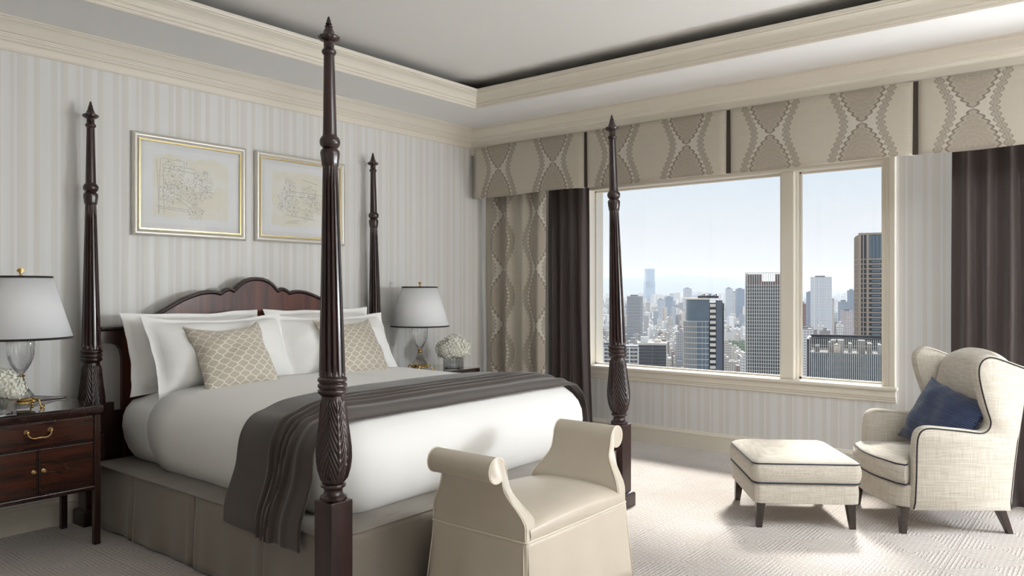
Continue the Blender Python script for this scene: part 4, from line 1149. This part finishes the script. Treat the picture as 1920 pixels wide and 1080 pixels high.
# ================================================================== the city beyond the glass
GZ = -150.0
FW = Vector((math.cos(YAW), math.sin(YAW))); RT = Vector((math.sin(YAW), -math.cos(YAW)))
RA = YAW - PI/2                                     # world angle of the sideways axis
def at(side, D): p = FW*D + RT*(side*D); return (p.x, p.y)      # side = sideways offset per metre of distance
def sd(px): return (px-960)/FPX
def zy(y, D): return CAM_H-(y-542.25)*D/FPX
def facade(name, wall, win, fh=3.4, bw=3.0, hz=(.30, .78), hx=(.18, .82), rough=.7, var=0.):
    M = Mat(name, rough=rough)
    x, y, z = M.xyz('Object')
    g = M.n('ShaderNodeNewGeometry'); sp = M.n('ShaderNodeSeparateXYZ'); M.l(g.outputs['Normal'], sp.inputs[0]); up = X(M.nt, sp.outputs[2]).abs().gt(.5)
    a = (z/fh).fract(); b = ((x+y)/bw).fract()
    w = a.gt(hz[0])*a.lt(hz[1])*b.gt(hx[0])*b.lt(hx[1])*(1-up)
    cell = M.noise(1.0, vec=M.vec(((x+y)/bw).floor()*7.3, (z/fh).floor()*3.1), detail=0)
    if var:
        oi = M.n('ShaderNodeObjectInfo'); r = X(M.nt, oi.outputs['Random'])
        base = M.ramp(r, [(0, S(236,233,227)), (.22, S(206,196,182)), (.4, S(240,238,234)), (.55, S(150,146,144)), (.7, S(226,214,198)), (.82, S(128,112,102)), (.92, S(178,150,130)), (1, S(232,230,226))])
        base = M.mix(up*.6, base, S(206,203,199))
    else: base = M.mix(up*.7, wall, S(190,188,184))
    M.color(M.mix(w*(cell*.35+.65), base, win)); M.rough((1-w)*.5+.25); return M.m
c_generic = facade('pale_render_facade', S(226,222,214), S(92,96,102), 3.2, 3.6, var=1)
def attr_facade():
    M = Mat('far_city_facade', rough=.8)
    a = M.n('ShaderNodeVertexColor'); a.layer_name = 'wall'
    x, y, z = M.xyz('Object')
    g = M.n('ShaderNodeNewGeometry'); sp = M.n('ShaderNodeSeparateXYZ'); M.l(g.outputs['Normal'], sp.inputs[0]); up = X(M.nt, sp.outputs[2]).abs().gt(.5)
    w = (z/3.6).fract().gt(.45)*((x*.8+y*.6)/5.).fract().gt(.3)*(1-up)
    M.color(M.mix(w*.62, a.outputs['Color'], S(78,80,86))); return M.m
c_far = attr_facade()
c_white = Mat('white_concrete', S(236,233,228), .7).m
c_cream = Mat('cream_concrete', S(226,216,202), .7).m
c_dark = Mat('dark_cladding', S(54,54,58), .45).m
c_glass = Mat('office_glass', S(92,108,120), .12, spec=.7).m
c_glass2 = Mat('bronze_office_glass', S(74,66,60), .18, spec=.6).m
c_brown = Mat('brown_stone', S(176,156,136), .7).m
c_brick = Mat('red_brown_cladding', S(132,104,92), .8).m
c_grey = Mat('grey_concrete', S(150,150,150), .8).m
c_roof = Mat('roof_plant_grey', S(120,118,116), .8).m
c_green = cloth('park_foliage', S(92,112,52), S(62,84,38), 1.2, .9)
TOWERS = []
def tower(name, label, side, D, rot, group=None):
    x, y = at(side, D); TOWERS.append((Vector((x, y)), D)); return thing(name, label, 'building', (x, y, GZ), RA+rot-math.atan(side), group)
def P_(nm, t, mb, m, **k): return obj(nm, mb, m, t, local=True, **k)
# ground and hills
gm = MB(); gm.add([(*at(-2.2, 60), GZ), (*at(2.2, 60), GZ), (*at(1.6, 26000), GZ), (*at(-1.6, 26000), GZ)], [(0, 1, 2, 3)])
Mg = Mat('city_ground', rough=.9); Mg.color(Mg.mix(Mg.noise(.02, detail=4), S(168,164,160), S(122,120,116)))
struct('ground', gm, Mg.m, 'street level of the city far below')
hm = MB()
def ridge(i, j):
    s = lerp(-.6, 1.3, i); D = lerp(14500, 17500, j); x, y = at(s, D)
    h = .92*(210 + 95*math.sin(s*9.5+.8) + 60*math.sin(s*23+2.) + 35*noise.noise(Vector((s*40, 0, 0))) + 20*noise.noise(Vector((s*110, 3, 0))))
    return (x, y, GZ+max(0, h)*[0, .55, .9, 1, .85][min(4, int(round(j*4)))]*1.75 + (20 if j > 0 else 0))
hm.grid(ridge, 160, 4)
Mh = Mat('wooded_hills', rough=1.); Mh.color(Mh.mix(Mh.noise(.003, detail=4), S(62,78,74), S(80,92,84)))
hl = obj('hills', hm, Mh.m, smooth=179); hl['kind'] = 'structure'; hl['label'] = 'low blue hills on the horizon'
# ---- fin-clad office tower left of the mullion
def fin_tower():
    D = 720.; w, d = 37., 34.; ht = zy(511, D)-GZ
    t = tower('office_tower', 'office tower wrapped in thin white fins just left of the mullion', sd(1436), D, .0)
    x0, x1 = -w/2, w/2
    P_('core', t, MB().box(x0+1, x1-1, 1.0, d-1, 0, ht-12), c_glass2)
    P_('crown_wall', t, MB().box(x0+1.2, x0+15, 1.4, d-2, ht-12, ht-1.5), c_brick)
    P_('crown_wall', t, MB().box(x1-10, x1-1.2, 1.4, d-2, ht-12, ht-1.5), c_brick)
    P_('crown_wall', t, MB().box(x0+15, x1-10, d-4, d-2, ht-12, ht-8), c_brick)
    n = 18; f = MB()
    for k in range(n+1): x = lerp(x0, x1, k/n); f.box(x-.27, x+.27, -.2, .9, 0, ht)
    for k in range(1, 13): y = lerp(0, d, k/13); f.box(x0-.4, x0+1.1, y-.16, y+.16, 0, ht)
    P_('fins', t, f, c_white, kind='stuff')
    s = MB(); z = ht-12
    while z > 0: s.box(x0-.1, x1+.1, .2, d, z-.24, z+.24); z -= 3.35
    P_('floor_edges', t, s, c_cream, kind='stuff')
    P_('crown_rim', t, MB().box(x0-.2, x1+.2, -.2, 1.0, ht-.5, ht), c_cream)
fin_tower()
# ---- rounded glass apartment tower
def glass_tower():
    D = 450.; w = 23.2; ht = zy(558, D)-GZ
    t = tower('apartment_tower', 'rounded glass tower with a column of white balconies', sd(1318), D, .0)
    r = 7.6; cx = -w/2+r+.2
    ring = [(cx+r*math.cos(a), r+r*math.sin(a)) for a in [math.radians(180+6*k) for k in range(16)]] + [(w/2-8.2, .2), (w/2-8.2, 20), (-w/2+.4, 20)]
    hs = ht-4
    P_('curtain_wall', t, MB().loft([[(x, y, z) for x, y in ring] for z in (0, ht-14)]), c_glass, smooth=30)
    ring2 = [(x*.93+.6, y+1.4) for x, y in ring]
    P_('crown_glass', t, MB().loft([[(x, y, z) for x, y in ring2] for z in (ht-14, ht-1)]), c_glass, smooth=30)
    P_('roof_slab', t, MB().loft([[(x*1.04, y-.5, z) for x, y in ring] for z in (ht-1.2, ht-.3)]), c_cream)
    m = MB(); z = ht-14
    while z > ht-75:
        m.loft([[(lerp(cx, x, 1.012), lerp(r, y, 1.012), zz) for x, y in ring[:17]]+[(w/2-8.2, .9, zz)] for zz in (z-.16, z+.16)]); z -= 3.2
    P_('floor_edges', t, m, c_cream, kind='stuff')
    m = MB()
    for k in range(0, 16, 1):
        a = math.radians(180+6*k); px, py = cx+(r+.1)*math.cos(a), r+(r+.1)*math.sin(a); m.box(px-.1, px+.1, py-.12, py+.1, ht-75, ht-14)
    for x in (w/2-10, w/2-12): m.box(x-.07, x+.07, .05, .3, ht-75, ht-14)
    P_('mullions', t, m, c_cream, kind='stuff')
    P_('recess_wall', t, MB().box(w/2-8.2, w/2, 2.2, 20, 0, ht-3), c_dark)
    m = MB(); z = ht-5.5; k = 0
    while z > ht-75:
        P_('balcony', t, MB().box(w/2-7.6, w/2-4.3, .3, 2.6, z, z+1.75), c_cream, bevel=.2); z -= 3.3
    P_('end_wall', t, MB().box(w/2-4.1, w/2-.6, .6, 18, 0, ht-1.5), Mat('slate_cladding', S(92,98,110), .5).m)
    P_('service_riser', t, MB().box(w/2-1.1, w/2+.4, 1.2, 12, 0, ht-3.5), c_dark)
    for k in range(9): P_('roof_unit', t, MB().box(-2+k*1.15, -1.2+k*1.15, 5, 7, ht-.3, ht+1.2+(k % 3)*.5), c_roof)
    P_('roof_screen', t, MB().box(-3, 9, 4.4, 4.8, ht-.3, ht+.9), c_dark)
glass_tower()
# ---- brown stone tower at the right edge of the window
def stone_tower():
    D = 590.; ht = zy(436, D)-GZ
    t = tower('stone_tower', 'tall brown stone tower at the right edge of the window', sd(1651), D, .13)
    x0, x1 = -15.5, 22; d = 30
    P_('core', t, MB().box(x0+.5, x1-.5, .6, d, 0, ht-1), c_dark)
    for x, wd in ((x0, 1.7), (x0+3.0, .7), (x0+5.6, 1.6), (x0+17.0, 1.5), (x0+19.2, 1.0), (x0+25, 1.5), (x0+30, 1.5)):
        P_('pier', t, MB().box(x, x+wd, -.5, 1.0, 0, ht), c_brown)
    m = MB()
    for y in range(0, 30, 3): m.box(x0-.4, x0+.6, y, y+1.1, 0, ht-2)
    P_('side_piers', t, m, c_brown, kind='stuff')
    P_('crown_band', t, MB().box(x0, x1, -.6, 1.2, ht-1.6, ht), c_brown)
    P_('sky_lobby_glass', t, MB().box(x0+7.2, x0+17, -.1, .6, ht-20, ht-2), c_glass, label='tall blue glazing near the top')
    m = MB()
    for x in (x0+9.5, x0+12, x0+14.5): m.box(x-.12, x+.12, -.25, 0, ht-20, ht-2)
    P_('glazing_bars', t, m, c_dark)
    z = ht-21
    while z > ht-92:
        P_('spandrel', t, MB().box(x0+7.2, x0+17, -.25, .8, z, z+1.15), c_brown)
        P_('window_band', t, MB().box(x0+9.3, x0+15.4, -.3, .5, z-2.0, z-.4), c_glass)
        z -= 3.75
    m = MB(); z = ht-21
    while z > 20: m.box(x0+19.5, x1, -.3, .8, z, z+1.0); m.box(x0-.35, x0+5.6, -.25, d, z+.2, z+.9); z -= 3.75
    P_('floor_edges', t, m, c_brown, kind='stuff')
    P_('aerial', t, MB().tube([(8, 6, ht), (8, 6, ht+2.4)], .12, 6), c_dark)
stone_tower()
# ---- dark glass block below it, roof terrace screened by fins
def dark_block():
    D = 480.; ht = zy(634, D)-GZ
    t = tower('glass_office_block', 'dark glass office block with roof terrace at the lower right', sd(1590), D, .02)
    x0, x1, d = -22.5, 30., 36
    P_('glass_body', t, MB().box(x0+.6, x1, .8, d, 0, ht-10), c_glass)
    P_('corner_pier', t, MB().box(x0-1.6, x0+.5, .2, d, 0, ht-1), c_dark)
    m = MB(); n = 44
    for k in range(n+1): x = lerp(x0, x1, k/n); m.box(x-.17, x+.17, -.1, .9, 0, ht)
    P_('fins', t, m, c_cream, kind='stuff')
    m = MB(); z = ht-10
    while z > ht-48: m.box(x0, x1, .45, 1.0, z-.9, z+.5); z -= 4.1
    P_('spandrels', t, m, Mat('blue_grey_spandrel', S(96,106,116), .4).m, kind='stuff')
    P_('terrace_floor', t, MB().box(x0, x1, .8, d, ht-10, ht-9.6), c_roof)
    rr = random.Random(4)
    for k in range(16):
        x = rr.uniform(x0+2, x1-3); P_('roof_unit', t, MB().box(x, x+rr.uniform(1.5, 4), rr.uniform(3, 20), 24, ht-9.6, ht-rr.uniform(1.5, 6)), rr.choice((c_roof, c_cream, c_grey)))
    P_('terrace_rim', t, MB().box(x0-.3, x1, -.2, .3, ht-.7, ht), c_dark); P_('terrace_rim', t, MB().box(x0, x1, .2, .5, ht-5.2, ht-4.7), c_grey)
    P_('roof_screen', t, MB().box(x0, x1, d-1, d, ht-9, ht), c_dark)
dark_block()
# ---- white slab tower in the right pane, with its darker neighbour
def slab(name, label, pl, pr, yt, D, wall, win, fh, d, rot=0, cap=None, group=None, fac=None, edges=None, piers=0):
    w = (pr-pl)*D/FPX; ht = zy(yt, D)-GZ; t = tower(name, label, sd((pl+pr)/2), D, rot, group)
    P_('body', t, MB().box(-w/2, w/2, 0, d, 0, ht), fac or facade(name+'_facade', wall, win, fh, fh*1.1))
    if edges:
        m = MB(); z = ht-1
        while z > max(0, ht-170): m.box(-w/2-.5, w/2+.5, -.6, d+.4, z-.45, z+.35); z -= fh
        P_('floor_edges', t, m, edges, kind='stuff')
    if piers:
        for k in range(piers+1): x = lerp(-w/2, w/2, k/piers); P_('pier', t, MB().box(x-.5, x+.5, -1.0, .4, 0, ht), edges or c_white)
    P_('roof_house', t, MB().box(-w*.3, w*.2, d*.3, d*.7, ht, ht+(cap or 3)), c_roof)
    P_('parapet', t, MB().box(-w/2-.3, w/2+.3, -.3, d+.3, ht, ht+.9), c_grey)
    return t
slab('white_tower', 'white gridded slab tower in the right hand pane', 1527, 1559, 520, 1800., S(232,232,234), S(112,116,128), 3.3, 26, .35, 4, piers=4)
slab('grey_tower', 'blue grey tower close behind the white slab tower', 1516, 1530, 548, 1900., S(126,134,150), S(86,94,110), 3.3, 26, .2)
slab('brown_tower', 'short brown tower beside the mullion', 1498, 1511, 570, 1150., S(150,112,98), S(110,84,76), 3.3, 14)
slab('striped_tower', 'white apartment tower with dark balcony stripes behind the bedpost', 1175, 1200, 556, 1700., S(104,104,110), S(70,72,80), 3.2, 22, -.3, 4, edges=c_white)
slab('balcony_block', 'white balcony apartment block at the lower left of the window', 1116, 1196, 650, 640., S(150,138,128), S(84,80,80), 3.2, 14, 0, 3, edges=c_white, piers=5)
def dark_office():
    D = 800.; ht = zy(645, D)-GZ; w = 28.5
    t = tower('dark_office', 'low office with a dark window wall in a white frame', sd(1223), D, 0)
    P_('frame', t, MB().box(-w/2-1.4, w/2+1.2, 0, 18, 0, ht+1.2), c_cream)
    for k in range(9):
        for j in range(2):
            P_('window_band', t, MB().box(-w/2+j*w/2+.1, -w/2+(j+1)*w/2-.1, -.35, .3, ht-1.2-(k+1)*3.4+.3, ht-1.2-k*3.4), c_dark)
    P_('roof_house', t, MB().box(-12, -4, 6, 12, ht+1.2, ht+7), c_white); P_('roof_house', t, MB().box(2, 9, 6, 14, ht+1.2, ht+4), c_cream)
dark_office()
slab('apartment_block', 'white stepped apartment block right of the mullion', 1500, 1524, 618, 900., S(232,226,222), S(150,146,148), 3.1, 18, .2, 3, edges=c_white)
slab('plain_block', 'plain white apartment block above the green park', 1361, 1379, 622, 2120., S(238,232,226), S(160,150,146), 3.1, 14, .5)
slab('slender_tower', 'slender pale tower right of the white slab tower', 1560, 1564, 562, 1500., S(206,198,190), S(140,136,134), 3.2, 8)
for i, (pl, pr, yt, D, lab) in enumerate(((1364, 1374, 541, 3300., 'pale far tower left of the fin clad office'), (1375, 1384, 548, 3500., 'cream far tower in the cluster by the fin clad office'), (1383, 1396, 542, 3400., 'blue glass far tower touching the fin clad office'), (1284, 1297, 541, 4000., 'pale far tower above the rounded glass tower'), (1250, 1262, 557, 3600., 'dark blue far block in the middle distance'),
                                          (1578, 1592, 566, 2100., 'dusty blue block between white and brown towers'), (1594, 1604, 545, 2500., 'dark blue tower behind the brown stone tower'), (1122, 1130, 552, 3000., 'grey far tower next to the window jamb'), (1585, 1600, 584, 1500., 'pink grey apartment block left of the stone tower'), (1236, 1246, 562, 3200., 'pale far block right of the tallest far tower'))):
    slab('distant_tower', lab, pl, pr, yt, D, (S(206,208,210), S(214,206,192), S(112,126,152), S(196,198,200), S(116,130,152), S(140,150,166), S(120,130,148), S(136,142,152), S(206,190,184), S(190,194,200))[i], S(110,116,128), 3.6, 30, .3, 5, group='distant towers')
def supertall():
    D = 6000.; t = tower('supertall_tower', 'stepped blue grey skyscraper, the tallest on the far skyline', sd(1219.5), D, .25)
    m = Mat('pale_blue_glass', S(150,172,196), .25, spec=.6).m
    for nm, a, b, yt, yb in (('upper_tier', -30, 34, 504, 529), ('middle_tier', -38, 38, 528, 560), ('lower_tier', -44, 42, 556, 600)):
        P_(nm, t, MB().box(a, b, 0, 60, max(0, zy(yb, D)-GZ-40), zy(yt, D)-GZ), m)
    P_('front_wing', t, MB().box(8, 40, -20, 0, 0, zy(553, D)-GZ), Mat('pale_grey_glass', S(196,204,212), .3).m)
supertall()
# ---- ordinary buildings: the nearer ones one by one
rr = random.Random(11)
MESHES = []
for k in range(14):
    w, d, h = rr.uniform(11, 22), rr.uniform(11, 20), rr.uniform(14, 44)
    if k % 5 == 0: h *= 1.5
    mb = MB().box(-w/2, w/2, -d/2, d/2, 0, h).box(-w/2-.2, w/2+.2, -d/2-.2, d/2+.2, h-.6, h+.5)
    a = rr.uniform(-w*.3, 0); mb.box(a, a+w*.3, -d*.2, d*.25, h+.5, h+rr.uniform(2.5, 6)); mb.box(w*.1, w*.35, -d*.35, -d*.15, h+.5, h+2)
    me = bpy.data.meshes.new('city_building'); me.from_pydata(mb.v, [], mb.f); me.materials.append(c_generic); MESHES.append((me, h))
heroes = [(1436, 720, 45), (1318, 450, 40), (1644, 590, 60), (1590, 480, 60), (1543, 1800, 60), (1523, 1900, 40), (1187, 1700, 40), (1156, 640, 60), (1223, 800, 40), (1512, 900, 30), (1370, 1000, 25), (1504, 1150, 25)]
hp = [(p, 26 + D*.012) for p, D in TOWERS] + [(Vector(at(sd(p), D)), r) for p, D, r in heroes]
park = [(sd(1343), sd(1404), 1535, 2075)]
def in_park(s, D): return any(a < s < b and c < D < d for a, b, c, d in park)
def sill_y(px): return 683.7+(px-1117.8)*.0728
SECT = ((1108, 1170, 'left of the bedpost', 'left'), (1170, 1281, 'between the bedpost and the rounded glass tower', 'centre'), (1355, 1397, 'in the gap between the two nearest towers', 'gap'), (1499, 1604, 'seen through the right hand pane', 'right'))
ang = .5; ca, sa = math.cos(ang), math.sin(ang); cells = []
for i in range(-110, 150):
    for j in range(-110, 150):
        gx, gy = i*27., j*27.
        x = gx*ca-gy*sa; y = gx*sa+gy*ca; p = Vector((x, y)); D = p.dot(FW)
        if not 900 < D < 2300: continue
        s = p.dot(RT)/D; px = 960+s*FPX
        if not 560 < px < 2250 or in_park(s, D): continue
        if i % 5 == 0 or j % 7 == 0: continue
        if any((q-p).length < r for q, r in hp): continue
        cells.append((D, px, x, y))
cells.sort(); chosen = []; rest_near = []
for D, px, x, y in cells:
    k = rr.randrange(len(MESHES)); me, h = MESHES[k]; f = rr.uniform(.75, 1.35)
    top = 542.25+(-GZ+CAM_H-h*f)*FPX/D
    sec = [q for q in SECT if q[0] < px < q[1]]
    if 1098 < px < 1668 and top > sill_y(px)-2: continue                  # the photo shows nothing of it
    if not sec or len(chosen) >= 299: rest_near.append((D, px, x, y)); continue
    chosen.append(me); o = bpy.data.objects.new('city_building', me); COL.objects.link(o)
    o.location = (x, y, GZ); o.rotation_euler = (0, 0, ang+rr.choice((0, PI/2, PI, -PI/2))); o.scale = (1, 1, f)
    tone = 'tall' if h*f > 42 else 'low'
    tag(o, '%s boxy city building %s' % (tone, sec[0][2]), 'building', '%s city buildings, %s' % (tone, sec[0][3]))
# ---- the countless rest of the city as one mass
PAL = [S(238,235,230), S(220,212,200), S(242,240,238), S(196,190,184), S(230,220,206), S(164,152,142), S(236,234,232), S(178,182,188), S(210,196,180), S(140,140,146)]
far = MB(); fcol = []
def add_far(x, y, w, d, h, a):
    c = rr.choice(PAL); ax = (math.cos(a), math.sin(a)); ay = (-ax[1], ax[0])
    far.obox((x, y), ax, ay, w/2, d/2, GZ, GZ+h); fcol.extend([c]*6)
    if rr.random() < .5:
        far.obox((x+ax[0]*w*.1, y+ax[1]*w*.1), ax, ay, w*.2, d*.2, GZ+h, GZ+h+rr.uniform(2, 6)); fcol.extend([c]*6)
for D, s, x, y in rest_near: add_far(x, y, rr.uniform(11, 20), rr.uniform(11, 20), rr.uniform(9, 42), ang)
D = 2330.
while D < 14000:
    cell = 26 if D < 3200 else 40 if D < 5500 else 75 if D < 9000 else 130
    s = sd(520)
    while s < sd(2300):
        s += cell*rr.uniform(.85, 1.5)/D
        if in_park(s, D): continue
        x, y = at(s, D+rr.uniform(-.4, .4)*cell); p = Vector((x, y))
        if any((q-p).length < r for q, r in hp): continue
        h = rr.uniform(8, 34) if rr.random() < .86 else rr.uniform(35, 85)
        if D > 5000: h = rr.uniform(8, 45) if rr.random() < .93 else rr.uniform(50, 120)
        add_far(x, y, cell*rr.uniform(.45, .8), cell*rr.uniform(.45, .8), h, ang+rr.choice((0, .25)))
    D += cell*rr.uniform(1.0, 1.6)
me = bpy.data.meshes.new('distant_city'); me.from_pydata(far.v, [], far.f)
ca_ = me.color_attributes.new('wall', 'FLOAT_COLOR', 'CORNER')
buf = []
for q, c in zip(far.f, fcol): buf += [c[0], c[1], c[2], 1.]*4
ca_.data.foreach_set('color', buf); me.materials.append(c_far)
o = bpy.data.objects.new('distant_city', me); COL.objects.link(o); tag(o, 'dense pale city stretching to the hills', 'city', kind='stuff')
# ---- park trees
tm = []
for k in range(4):
    mb = MB(); r = 5.5
    for q in range(5):
        c = Vector((rr.uniform(-2.5, 2.5), rr.uniform(-2.5, 2.5), rr.uniform(7, 12))); r2 = rr.uniform(2.6, 4.2)
        mb.lathe([(r2*math.sin(PI*i/6)*rr.uniform(.85, 1.1)+.01, -r2*math.cos(PI*i/6)) for i in range(7)], 9, c)
    mb.lathe([(.5, 0), (.35, 8)], 6)
    me = bpy.data.meshes.new('park_tree'); me.from_pydata(mb.v, [], mb.f); me.materials.append(c_green); tm.append(me)
TP = []
for k in range(1500):
    D = rr.uniform(1570, 2030); s = rr.uniform(sd(1352), sd(1398)); x, y = at(s, D)
    if any(math.dist((x, y), q) < 15.5 for q in TP): continue
    TP.append((x, y))
    o = bpy.data.objects.new('park_tree', rr.choice(tm)); COL.objects.link(o); o.location = (x, y, GZ); o.rotation_euler = (0, 0, rr.uniform(0, 6)); f = rr.uniform(1.0, 1.3); o.scale = (f, f, f)
    tag(o, 'green tree in the small park among the city blocks', 'tree', 'trees of the city park')
# ---- haze lying over the city
HAZE = .0001
if HAZE:
    m = bpy.data.materials.new('city_haze'); m.use_nodes = True; nt = m.node_tree; nt.nodes.clear()
    v = nt.nodes.new('ShaderNodeVolumeScatter'); v.inputs['Density'].default_value = HAZE; v.inputs['Color'].default_value = (.60, .69, .80, 1); v.inputs['Anisotropy'].default_value = .0
    op = nt.nodes.new('ShaderNodeOutputMaterial'); nt.links.new(v.outputs[0], op.inputs['Volume'])
    c = FW*13500 + RT*2500
    hb_ = MB().obox((c.x, c.y), (FW.x, FW.y), (RT.x, RT.y), 13200, 9000, GZ-5, GZ+420)
    o = obj('haze', hb_, m); tag(o, 'thin bright haze over the distant city', 'haze', kind='stuff')
